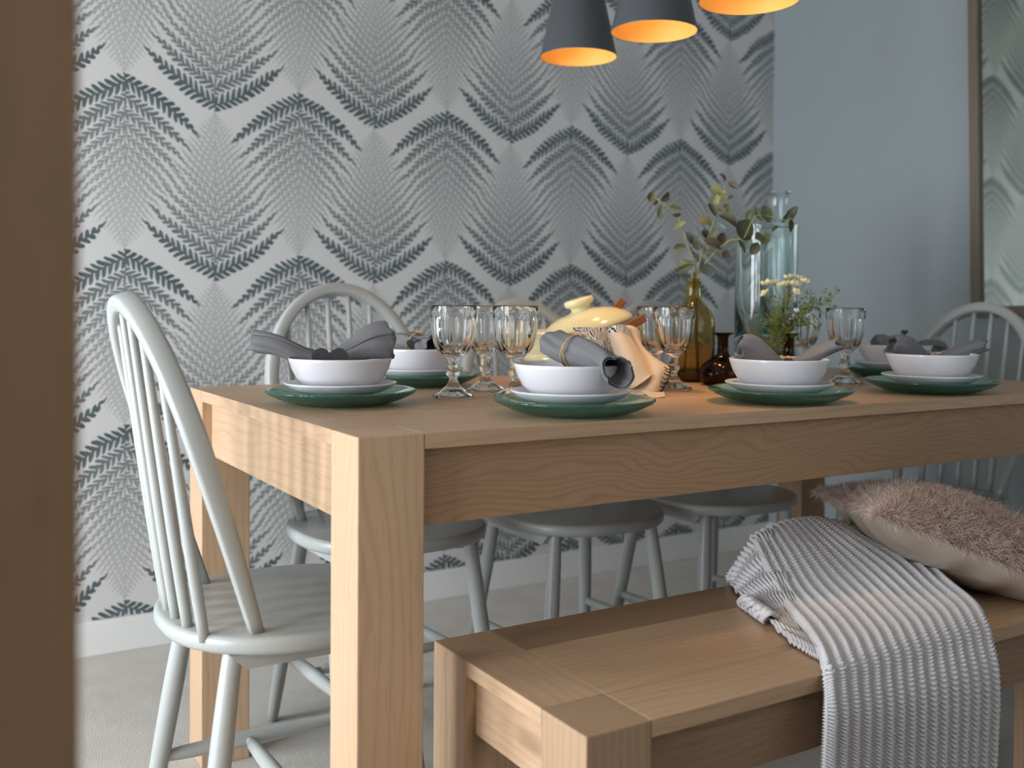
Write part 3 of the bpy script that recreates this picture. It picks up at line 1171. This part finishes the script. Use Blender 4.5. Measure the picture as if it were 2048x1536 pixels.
amb = [(.044, 0), (.0488, .003), (.0500, .012), (.0502, .110), (.0495, .135), (.0465, .152), (.0395, .167), (.0300, .178), (.0215, .187), (.0180, .196), (.0172, .206), (.0170, .228),
       (.0178, .231), (.0195, .233), (.0195, .2385), (.0180, .240), (.0165, .2395)]
AMB = (1.0705, .559)
vessel('bottle', amb, .0035, MT['amber'], (*AMB, TZ+.0003), 'round amber glass bottle holding eucalyptus stems')
brn = [(.034, 0), (.043, .003), (.0505, .012), (.0528, .024), (.0505, .036), (.0430, .047), (.0310, .056), (.0190, .063), (.0135, .070), (.0120, .080), (.0120, .106), (.0150, .1115),
       (.0232, .1145), (.0238, .1160), (.0225, .1172), (.0150, .1150), (.0118, .1130)]
vessel('bottle', brn, .0030, MT['smoke'], (1.0536, .441, TZ+.0003), 'squat brown glass bottle left of the white bowl, empty', group='squat brown bottles')
BR2 = (1.165, .352)
vessel('bottle', brn, .0030, MT['smoke'], (*BR2, TZ+.0003), 'squat brown glass bottle holding cream flowers and herbs', group='squat brown bottles')
vas = [(.070, 0), (.0790, .004), (.0805, .014), (.0800, .200), (.0800, .372), (.0815, .380), (.0822, .384), (.0812, .387), (.0795, .3865)]
vessel('vase', vas, .0042, MT['vase_glass'], (1.415, .668, TZ+.0003), 'wide pale green glass cylinder vase behind the eucalyptus', 'vase', bottom=.018)
tal = [(.046, 0), (.052, .004), (.054, .014), (.0540, .360), (.0525, .375), (.0470, .392), (.0380, .405), (.0305, .414), (.0285, .422), (.0280, .470), (.0285, .4865), (.0330, .4895),
       (.0365, .4910), (.0368, .4950), (.0335, .4960), (.0290, .4945)]
vessel('bottle', tal, .0040, MT['vase_glass'], (1.572, .782, TZ+.0003), 'tall pale green glass bottle with a lipped neck, behind the cylinder vase', bottom=.014)


# ------------------------------------------------------------------ eucalyptus
def leaf_me(seed):
    rr = random.Random(seed)
    V, Fc = [], []
    nl, nw = 9, 5
    curl = rr.uniform(-.10, .12)
    cup = rr.uniform(.05, .22)
    for i in range(nl):
        s = i/(nl-1)
        w = math.sin(PI*min(1, s*1.0)**.85)**.62*.5 if 0 < s < 1 else .02
        for k_ in range(nw):
            f = k_/(nw-1)*2-1
            V.append((s-.5, f*w, cup*f*f*w*2+curl*math.sin(PI*s)))
    for i in range(nl-1):
        for k_ in range(nw-1):
            Fc.append((i*nw+k_, i*nw+k_+1, (i+1)*nw+k_+1, (i+1)*nw+k_))
    return mesh('leaf', V, Fc)


LEAF = [leaf_me(s) for s in range(6)]
camR, camU, camF = Vector(_R), Vector(_U), Vector(_F)


def eucalyptus(base, stempx, leaves, lab, d0):
    root = tag(empty('eucalyptus_stem', base), lab, 'branch', 'eucalyptus in the amber bottle')
    o_ = Vector(base)
    down = [Vector(base), Vector((AMB[0]+(base[0]-AMB[0])*.3, AMB[1], TZ+.235))]
    P = [p-o_ for p in down]+[at_d(x, y, d+.05)-o_ for x, y, d in stempx]
    obj('stem', tube_me('stem', P, [.0022]*2+[.0019-.0009*i/len(stempx) for i in range(len(stempx))], 8, 50), MT['stem'], root)
    for i, (cx, cy, L, W, ang, mt) in enumerate(leaves):
        px, py = 1280+cx/6.0236, 330+cy/6.0236
        dd = d0+.05+random.uniform(-.03, .03)
        s = dd/FPX/6.0236
        a = R(ang)
        tilt = random.uniform(-.5, .5)
        xa = camR*math.cos(a)+camU*math.sin(a)
        ya = -camR*math.sin(a)+camU*math.cos(a)
        zz = xa.cross(ya)
        xa2 = (xa+zz*tilt).normalized()
        asp = W/L
        roll = random.uniform(-.5, .5) if asp > .5 else math.copysign(random.uniform(.5, .8), random.uniform(-1, 1))
        ya2 = (ya*math.cos(roll)+zz*math.sin(roll))
        ya2 = (ya2-xa2*ya2.dot(xa2)).normalized()
        za2 = xa2.cross(ya2)
        l_ = bpy.data.objects.new('leaf', LEAF[(i*5+len(leaves)) % 6])
        COL.objects.link(l_)
        sx, sy = L*s*1.05, W*s*1.08/max(.6, abs(math.cos(roll)))
        m4 = Matrix.Identity(4)
        c_ = at_d(px, py, dd)-o_
        for r_ in range(3):
            m4[r_][0], m4[r_][1], m4[r_][2], m4[r_][3] = xa2[r_]*sx, ya2[r_]*sy, za2[r_]*sx, c_[r_]
        l_.parent = root
        l_.matrix_basis = m4
        l_.data = LEAF[(i*5+len(leaves)) % 6].copy()
        l_.data.materials.clear()
        l_.data.materials.append(MT[mt])
    return root


g_, p_, b_, n_ = 'leaf', 'leaf_pale', 'leaf_blue', 'leaf_brown'
eucalyptus((AMB[0]-.018, AMB[1]+.01, TZ+.012), [(1392, 548, 2.30), (1388, 520, 2.30), (1378, 495, 2.30), (1372, 478, 2.30), (1366, 460, 2.30), (1358, 438, 2.29), (1350, 428, 2.29), (1334, 412, 2.28), (1320, 402, 2.28), (1308, 393, 2.28)],
           [(135, 385, 150, 90, 76, g_), (295, 380, 165, 78, 45, g_), (195, 465, 80, 50, 50, g_), (245, 565, 140, 72, 80, g_), (430, 520, 185, 45, -9, p_), (440, 590, 120, 40, 6, g_),
            (480, 730, 160, 55, 35, p_), (590, 880, 165, 95, -62, b_), (480, 995, 145, 88, 10, g_), (680, 970, 135, 88, -62, g_), (690, 870, 85, 34, 45, g_), (560, 1150, 160, 68, -12, p_), (545, 1258, 260, 84, 24, g_)],
           'eucalyptus stem leaning left out of the amber bottle', 2.29)
eucalyptus((AMB[0]+.004, AMB[1]-.012, TZ+.012), [(1396, 545, 2.29), (1400, 520, 2.29), (1407, 498, 2.29), (1416, 475, 2.29), (1424, 455, 2.29), (1432, 430, 2.29), (1438, 405, 2.28), (1444, 388, 2.28), (1452, 370, 2.28)],
           [(985, 155, 125, 42, -52, n_), (1130, 245, 135, 70, -35, n_), (915, 305, 160, 112, -38, p_), (905, 410, 125, 112, 70, p_), (1015, 395, 110, 78, 8, p_), (1040, 520, 130, 105, 35, p_),
            (965, 560, 150, 62, -15, p_), (868, 540, 180, 80, -62, g_), (780, 690, 195, 112, -15, p_), (785, 835, 130, 84, -45, g_), (890, 835, 150, 88, 50, g_), (980, 885, 150, 118, 60, n_),
            (1010, 340, 60, 50, -30, p_), (1090, 385, 80, 40, 20, b_)],
           'eucalyptus stem rising straight up from the amber bottle', 2.28)
eucalyptus((AMB[0]+.022, AMB[1]+.004, TZ+.012), [(1400, 545, 2.29), (1412, 525, 2.28), (1428, 507, 2.27), (1444, 492, 2.26), (1462, 480, 2.25), (1485, 478, 2.24), (1495, 462, 2.23), (1502, 446, 2.23), (1516, 430, 2.23), (1545, 434, 2.23), (1572, 441, 2.23), (1584, 436, 2.23)],
           [(1255, 790, 275, 225, -50, g_), (1335, 610, 160, 78, 78, g_), (1440, 590, 190, 66, -62, g_), (1530, 590, 225, 125, -76, g_), (1760, 620, 160, 62, 55, g_), (1860, 580, 175, 84, 66, g_),
            (1807, 735, 160, 76, -80, g_), (1630, 770, 115, 42, 42, g_), (1430, 870, 120, 105, 20, g_), (1515, 890, 165, 105, 55, g_), (1300, 940, 150, 105, 62, b_), (1380, 1010, 170, 112, 60, g_),
            (1220, 980, 185, 50, -66, g_), (870, 970, 265, 105, -25, n_), (830, 1060, 140, 52, 6, g_), (1040, 1080, 125, 92, -30, n_), (820, 1255, 255, 110, -27, b_), (1055, 685, 250, 112, -36, g_),
            (975, 720, 150, 54, -40, b_)],
           'eucalyptus stem branching right across the pale green glass', 2.26)


# ------------------------------------------------------------------ cream flower and herb sprigs in the second brown bottle
def fp(cx, cy, dd=2.21):
    return at_d(1500+cx/8.085, 530+cy/8.085, dd)


neck = Vector((BR2[0], BR2[1], TZ+.110))
fl = tag(empty('flower_stem', (BR2[0], BR2[1], TZ+.02)), 'cream umbel flower on a green stem in the brown bottle', 'flower')
fo = Vector(fl.location)
hub = fp(575, 540)
heads = [(268, 285, 2.20, -.5), (265, 445, 2.19, -.9), (400, 290, 2.22, -.2), (530, 320, 2.19, 0), (620, 195, 2.23, -.1), (765, 200, 2.24, .1), (880, 262, 2.20, .3), (725, 305, 2.19, .1), (735, 430, 2.18, .5), (640, 300, 2.22, 0)]
mes = [tube_me('t', [Vector((BR2[0], BR2[1], TZ+.02))-fo, neck-fo, fp(570, 900)-fo, fp(575, 700)-fo, hub-fo], [.0016, .0016, .0016, .0016, .0014], 8, 20)]
for hx, hy, dd, ln in heads:
    e_ = fp(hx, hy+45, dd)
    m_ = (hub+e_)/2+Vector((0, 0, -.012 if abs(hx-575) > 150 else 0))
    mes.append(tube_me('t', [hub-fo, m_-fo, e_-fo], [.0011, .0009, .0008], 6, 12))
obj('stem', join_me('stem', mes), MT['stem'], fl)
for hx, hy, dd, ln in heads:
    base = fp(hx, hy+45, dd)-fo
    ax = (camU+camR*ln).normalized()
    pet = []
    for q in range(26):
        a = random.uniform(0, 2*PI)
        rr = math.sqrt(random.random())
        s1 = ax.orthogonal().normalized()
        s2 = ax.cross(s1)
        dr = (ax*1.0+(s1*math.cos(a)+s2*math.sin(a))*rr*1.5).normalized()
        L = random.uniform(.012, .0165)
        pet.append(tube_me('t', [base, base+dr*L*.55, base+dr*L*.8, base+dr*L], [.0004, .0008, .0017, .0005], 5))
    obj('floret_cluster', join_me('floret_cluster', pet), MT['floret'], fl)


def herb(name, lab, paths, seed):
    rr = random.Random(seed)
    root = tag(empty(name, (BR2[0], BR2[1], TZ+.03)), lab, 'sprig', 'green herb sprigs in the brown bottle')
    o_ = Vector(root.location)
    st_, lf_ = [], []
    for path in paths:
        P = [Vector((BR2[0], BR2[1], TZ+.03))-o_, neck-o_]+[fp(x, y, dd)-o_ for x, y, dd in path]
        st_.append(tube_me('t', P, [.0014]*2+[.0011]*(len(path)-1)+[.0005], 6, 24))
        C_ = catmull([list(p) for p in P[1:]], 14)
        for c_ in C_[2:]:
            for q in range(4):
                base = Vector(c_)
                dr = (Vector((rr.uniform(-1, 1), rr.uniform(-1, 1), rr.uniform(-.6, .9)))).normalized()
                sub = base+dr*rr.uniform(.008, .020)
                st_.append(tube_me('t', [base, sub], .0004, 4))
                for w in range(3):
                    d2 = (dr+Vector((rr.uniform(-.9, .9), rr.uniform(-.9, .9), rr.uniform(-.9, .9)))).normalized()
                    tip = sub+d2*rr.uniform(.005, .009)
                    st_.append(tube_me('t', [sub, tip], .0003, 4))
                    nrm = Vector((rr.uniform(-1, 1), rr.uniform(-1, 1), rr.uniform(-1, 1))).normalized()
                    sd = d2.cross(nrm).normalized()
                    w_ = rr.uniform(.0016, .0026)
                    t2 = tip+d2*w_*2.2
                    me_ = mesh('t', [tip-d2*w_*.6, tip+sd*w_, t2, tip-sd*w_, tip+nrm*.0006], [(0, 1, 4), (1, 2, 4), (2, 3, 4), (3, 0, 4)])
                    lf_.append(me_)
    obj('stem', join_me('stem', st_), MT['stem'], root)
    o = obj('leaflets', join_me('leaflets', lf_), MT['herb'], root)
    o['kind'] = 'stuff'
    return root


herb('herb_sprig', 'fine green herb sprig reaching right towards the goblet',
     [[(640, 1000, 2.20), (760, 850, 2.19), (900, 740, 2.18), (1080, 660, 2.18), (1250, 610, 2.18), (1330, 500, 2.18)], [(700, 930, 2.20), (850, 850, 2.18), (950, 900, 2.17), (960, 1010, 2.17)], [(720, 900, 2.2), (850, 760, 2.2), (960, 620, 2.2), (980, 520, 2.2)]], 3)
herb('herb_sprig', 'fine green herb sprig drooping left over the bottle neck',
     [[(540, 1050, 2.20), (450, 950, 2.18), (380, 880, 2.17), (320, 960, 2.16)], [(530, 1060, 2.19), (420, 1040, 2.17), (350, 1120, 2.16), (370, 1250, 2.15), (420, 1350, 2.15)],
      [(540, 1040, 2.19), (500, 900, 2.19), (490, 750, 2.20), (470, 620, 2.2)], [(520, 1070, 2.18), (470, 1100, 2.16), (440, 1200, 2.15), (460, 1300, 2.15)]], 5)


# ------------------------------------------------------------------ pendants
def pendant(loc, r0, lab):
    p = tag(empty('pendant_lamp', loc), lab, 'lamp', 'pendant lamps in a row above the table')
    h = .215
    rt = r0*.50
    out = [(r0, 0), (r0+.0012, .0015), (r0, .003), (rt, h), (rt*.75, h+.006), (.015, h+.010)]
    obj('lamp_shade', lathe_me('lamp_shade', out, 72), MT['shade_out'], p)
    inn = [(r0-.0002, .0004), (r0-.0022, .003), (rt-.002, h-.002), (rt*.7, h+.002), (.012, h+.004)]
    obj('shade_lining', lathe_me('shade_lining', inn, 72), MT['shade_in'], p)
    obj('lamp_holder', lathe_me('lamp_holder', [(0, h-.055), (.017, h-.055), (.019, h-.045), (.019, h+.04), (.014, h+.055), (0, h+.055)], 32), MT['shade_out'], p)
    bp = [(0, h-.128), (.014, h-.126), (.024, h-.117), (.028, h-.104), (.027, h-.092), (.020, h-.074), (.013, h-.062), (.012, h-.054), (0, h-.054)]
    obj('bulb', lathe_me('bulb', bp, 32), MT['bulb'], p)
    obj('cord', tube_me('cord', [(0, 0, h+.05), (0, 0, H-loc[2]-.02)], .003, 8), MT['cord'], p)
    obj('ceiling_rose', lathe_me('ceiling_rose', [(0, H-loc[2]-.03), (.045, H-loc[2]-.03), (.05, H-loc[2]-.022), (.05, H-loc[2]), (0, H-loc[2])], 40), MT['shade_out'], p)
    ld = bpy.data.lights.new('lamp_light', 'SPOT')
    ld.energy = 11.5
    ld.color = (1.0, .60, .28)
    ld.spot_size = R(53)
    ld.spot_blend = 1.0
    ld.shadow_soft_size = .028
    lo = bpy.data.objects.new('lamp_light', ld)
    COL.objects.link(lo)
    lo.location = (0, 0, .075)
    lo.parent = p
    return p


def pend_at(cx, cy, wpx, r0, lab):
    d = 2*r0*FPX/wpx
    pendant(at_d(cx, cy, d), r0, lab)


pend_at(1156.5, 115, 153, .092, 'dark grey cone pendant lamp with gold lining, leftmost and lowest in view')
pend_at(1308, 64, 171, .092, 'dark grey cone pendant lamp with gold lining, middle one of three')
pend_at(1498, 2, 198, .092, 'dark cone pendant lamp, rightmost, only its gold lined rim in view')

# ------------------------------------------------------------------ mirror on the right wall
mir = tag(empty('wall_mirror', (X1-.002, .736, .940)), 'tall wood framed mirror reflecting the ferned wall', 'mirror')
mir.rotation_euler = (R(-1.65), 0, 0)
mw, mh, fw, fd = .62, 1.20, .032, .022
box('frame_side', (-fd, -fw, -fw), (0, 0, mh+fw), MT['frame_wood'], mir, .003)
box('frame_side', (-fd, -mw-2*fw, -fw), (0, -mw-fw, mh+fw), MT['frame_wood'], mir, .003)
box('frame_rail', (-fd, -mw-fw, -fw), (0, -fw, 0), MT['frame_wood'], mir, .003)
box('frame_rail', (-fd, -mw-fw, mh), (0, -fw, mh+fw), MT['frame_wood'], mir, .003)
box('mirror_glass', (-.008, -mw-fw, 0), (-.003, -fw, mh), MT['mirror'], mir, 0)

# ------------------------------------------------------------------ knitted throw
th = tag(empty('knitted_throw', (.75, -.1, ZB)), 'pale grey rib knitted throw folded over the bench front, under the cushion', 'blanket')
to = Vector(th.location)


def knit(ribs, rows_, amp=.0046):
    def disp(U, V):
        r_ = U*ribs
        s = r_-np.floor(r_)-.5
        rib = np.cos(PI*s)**2
        stt = np.sin(2*PI*(V*rows_+.95*np.abs(s)*2))
        side = np.sign(s)
        st2 = np.sin(2*PI*(V*rows_+.25*side))
        hole = np.exp(-(np.abs(s)-.5)**2/.012)*np.sin(2*PI*V*rows_)
        return amp*rib+amp*.62*stt*rib**.5+amp*.12*st2*rib+amp*.5*hole
    return disp


def on_bench(G, gap=.0055):
    """keep the throw on the seat and in front of the apron"""
    x, y, z = G[..., 0]+to.x, G[..., 1]+to.y, G[..., 2]+to.z
    cy = np.clip(y, YB, YB+WB)
    cz = np.minimum(z, ZB)
    dy, dz = y-cy, z-cz
    dist = np.hypot(dy, dz)
    inside = dist < 1e-9
    up_ = inside & ((ZB-z) < (y-YB)+.02)
    z = np.where(up_, ZB+gap, z)
    y = np.where(inside & ~up_, YB-gap, y)
    close = (~inside) & (dist < gap)
    k_ = gap/np.maximum(dist, 1e-9)
    y = np.where(close, cy+dy*k_, y)
    z = np.where(close, cz+dz*k_, z)
    return np.stack([x-to.x, y-to.y, z-to.z], -1)


def row(pts_):
    return [(Vector(p)-to) for p in pts_]


def mid3(a, b, bulge, c=None):
    """five points from left edge a to right edge b, bulged upwards between"""
    a, b = Vector(a), Vector(b)
    out_ = []
    for f in (0, .25, .5, .75, 1):
        p = a.lerp(b, f)
        p.z += bulge*math.sin(PI*f)
        out_.append(p)
    return out_


def edge_row(y, xl, xr, zl, zr):
    return row([(xl+(xr-xl)*f, y, zl+(zr-zl)*f) for f in (0, .25, .5, .75, 1)])


main = [
    row(mid3((.86, .150, .445), (1.14, .150, .440), .012)),
    row([at_y(1502, 1080, .115), at_y(1545, 1056, .12), at_y(1592, 1044, .125), at_y(1640, 1042, .125), at_y(1712, 1056, .12)]),
    row([at_y(1524, 1128, .045), at_y(1580, 1098, .055), at_y(1640, 1086, .06), at_y(1705, 1080, .05), at_y(1800, 1104, .03)]),
    row([at_y(1560, 1200, -.04), at_y(1628, 1172, -.035), at_y(1705, 1150, -.03), at_y(1775, 1128, -.03), at_y(1862, 1126, -.05)]),
    edge_row(-.150, .672, 1.035, .441, .464),
    edge_row(-.225, .618, .992, .439, .455),
    edge_row(-.262, .586, .962, .436, .445),
    edge_row(-.285, .568, .944, .419, .424),
    row([at_y(1652, 1430, -.308), at_y(1744, 1415, -.312), at_y(1832, 1396, -.316), at_y(1918, 1375, -.320), at_y(1999, 1362, -.322)]),
    row([at_y(1648, 1536, -.306), at_y(1742, 1536, -.312), at_y(1830, 1536, -.316), at_y(1914, 1536, -.320), at_y(1993, 1536, -.322)]),
    row([at_y(1646, 1640, -.304), at_y(1740, 1650, -.310), at_y(1828, 1660, -.314), at_y(1908, 1670, -.318), at_y(1984, 1690, -.320)]),
]
obj('draped_layer', sheet_me('draped_layer', [r_[::-1] for r_ in main], 16*13+1, 1180, .004, knit(16, 128, .0056), on_bench, True), MT['yarn'], th)
under = [
    row([(.885, .150, .430), (.845, .152, .436), (.815, .150, .432), (.795, .148, .429)]),
    row([at_y(1540, 1066, .105), at_y(1508, 1078, .110), at_y(1480, 1118, .118), (.784, .130, .430)]),
    row([at_y(1556, 1120, .045), at_y(1522, 1124, .055), at_y(1492, 1150, .070), (.757, .090, .429)]),
    row([at_y(1580, 1175, -.025), at_y(1548, 1176, -.010), at_y(1518, 1186, .010), (.727, .035, .430)]),
    row([at_y(1612, 1240, -.105), at_y(1580, 1232, -.085), at_y(1550, 1232, -.065), (.705, -.020, .431)]),
    row([at_z(1640, 1294, .430), at_z(1620, 1286, .431), at_z(1596, 1278, .431), (.664, -.095, .430)]),
    row([at_z(1654, 1326, .429), at_z(1636, 1316, .430), at_z(1616, 1306, .430), (.632, -.160, .429)]),
]
_k = knit(8, 14, .0050)
obj('folded_layer', sheet_me('folded_layer', under, 180, 11*14+1, .004, lambda U, V: _k(V, U), on_bench), MT['yarn'], th)
# curled corner of the under layer
cur = []
rc = random.Random(4)
for k_ in range(16):
    f = k_/15
    bx_, by_ = 1482+48*f, 1206+34*f
    cp = [at_z(bx_-3, by_+6, .428), at_z(bx_-2+rc.uniform(-3, 3), by_-4, .436+rc.uniform(0, .006)), at_z(bx_+9, by_-13+rc.uniform(-3, 3), .447+rc.uniform(0, .008)), at_z(bx_+20, by_-10, .444), at_z(bx_+26, by_-2, .434)]
    cur.append(tube_me('t', [p-to for p in cp], [.0030, .0042, .0045, .0042, .0030], 7, 18))
obj('curled_edge', join_me('curled_edge', cur), MT['yarn'], th)

# ------------------------------------------------------------------ cushion
e1 = Vector((.585, .807, -.10)).normalized()
e2 = Vector((.70, -.61, -.34))
e2 = (e2-e1*e2.dot(e1)).normalized()
e3 = e1.cross(e2)
if e3.z < 0:
    e3 = -e3
near = Vector(at_y(1763, 1034, -.105))
LC = .45
cc = near+(e1+e2)*(LC/2)*.97
cu = tag(empty('cushion', cc), 'taupe fluffy cushion with a satin back, leaning on the bench', 'cushion')


def cush(s, t, top):
    hx = LC/2*s*(1-.075*(1-t*t))
    hy = LC/2*t*(1-.075*(1-s*s))
    k_ = max(0, (1-s**2))**.52*max(0, (1-t**2))**.52
    w = .0035*math.sin(15*s+3*t)*(abs(t) > .55)*(1-abs(s))+.0035*math.sin(17*t+2*s)*(abs(s) > .55)*(1-abs(t))
    h = (.092 if top else -.068)*k_+(w if not top else w*.3)
    p = e1*hx+e2*hy+e3*h
    x, y = p.x+cc.x, p.y+cc.y
    if YB-.004 < y < YB+WB+.004 and x < XB+LB+.004:
        lo = ZB+.004+.050*max(0, min(1, (1.12-x)/.06))
        if p.z+cc.z < lo:
            p.z = lo-cc.z+.0002*(k_+0)
    return p


ng = 64
for top, nm, mt in ((True, 'fluffy_front', 'fur_base'), (False, 'satin_back', 'satin')):
    V = []
    for i in range(ng+1):
        for j in range(ng+1):
            V.append(cush(math.sin((i/ng*2-1)*PI/2), math.sin((j/ng*2-1)*PI/2), top))
    Fc = [(i*(ng+1)+j, (i+1)*(ng+1)+j, (i+1)*(ng+1)+j+1, i*(ng+1)+j+1) for i in range(ng) for j in range(ng)]
    if not top:
        Fc = [f[::-1] for f in Fc]
    obj(nm, mesh(nm, V, Fc), MT[mt], cu)
ring = []
for i in range(33):
    ring.append(cush(i/16-1, -1, True))
seam = [cush(-1, -1, True)]
for a, b in (((-1, -1), (1, -1)), ((1, -1), (1, 1)), ((1, 1), (-1, 1)), ((-1, 1), (-1, -1))):
    for i in range(1, 25):
        f = i/24
        seam.append(cush(a[0]+(b[0]-a[0])*f, a[1]+(b[1]-a[1])*f, True))
obj('seam_piping', tube_me('seam_piping', seam, .0022, 6), MT['satin'], cu)
# fur: curved tapering strands
NF = 60000
ss = np.sin((rng.random(NF)*2-1)*PI/2*.985)
tt = np.sin((rng.random(NF)*2-1)*PI/2*.985)
E1, E2, E3 = np.array(e1), np.array(e2), np.array(e3)


def cush_np(s, t):
    hx = LC/2*s*(1-.075*(1-t*t))
    hy = LC/2*t*(1-.075*(1-s*s))
    k_ = np.maximum(0, 1-s**2)**.52*np.maximum(0, 1-t**2)**.52
    return hx[:, None]*E1+hy[:, None]*E2+(.092*k_)[:, None]*E3


P0 = cush_np(ss, tt)
_w = P0+np.array(cc)
keep = (_w[:, 2] > ZB+.012) | (_w[:, 1] < YB-.02)
ss, tt, P0 = ss[keep], tt[keep], P0[keep]
NF = len(P0)
V = np.zeros((NF, 7, 3))
eps = 1e-3
n1 = cush_np(np.clip(ss+eps, -1, 1), tt)-P0
n2 = cush_np(ss, np.clip(tt+eps, -1, 1))-P0
nn = np.cross(n1, n2)
nn /= np.linalg.norm(nn, axis=1, keepdims=True)+1e-12
nn *= np.sign(nn@E3)[:, None]
clump = np.stack([np.sin(23*ss+11*tt), np.sin(19*tt-13*ss+1), np.cos(17*ss+21*tt)], 1)*.38
rd = rng.normal(size=(NF, 3))*.62+clump+np.array([0, 0, -.35])
dirv = nn*.75+rd
dirv /= np.linalg.norm(dirv, axis=1, keepdims=True)
inw = (dirv*nn).sum(1)
dirv += nn*np.maximum(0, .25-inw)[:, None]
L = rng.uniform(.012, .026, NF)
bend = rng.normal(size=(NF, 3))*.5+np.array([0, 0, -.5])
sd = np.cross(dirv, rng.normal(size=(NF, 3)))
sd /= np.linalg.norm(sd, axis=1, keepdims=True)+1e-9
wd = .00030
m1 = P0+dirv*(L*.5)[:, None]
m2 = m1+(dirv+bend*.5)*(L*.3)[:, None]
m3 = m2+(dirv*.6+bend)*(L*.28)[:, None]
V[:, 0], V[:, 1] = P0-sd*wd, P0+sd*wd
V[:, 2], V[:, 3] = m1-sd*wd*.9, m1+sd*wd*.9
V[:, 4], V[:, 5] = m2-sd*wd*.6, m2+sd*wd*.6
V[:, 6] = m3
base = np.arange(NF)[:, None]*7
q = np.concatenate([base+np.array([0, 1, 3]), base+np.array([0, 3, 2]), base+np.array([2, 3, 5]), base+np.array([2, 5, 4]), base+np.array([4, 5, 6])], 0).astype(np.int32)
me = bpy.data.meshes.new('fur_pile')
me.vertices.add(NF*7)
me.vertices.foreach_set('co', V.ravel())
me.loops.add(q.size)
me.loops.foreach_set('vertex_index', q.ravel())
me.polygons.add(len(q))
me.polygons.foreach_set('loop_start', np.arange(0, q.size, 3, dtype=np.int32))
me.polygons.foreach_set('loop_total', np.full(len(q), 3, dtype=np.int32))
me.polygons.foreach_set('use_smooth', np.ones(len(q), dtype=bool))
me.update(calc_edges=True)
fu = obj('fur_pile', me, MT['fur'], cu)
fu['kind'] = 'stuff'
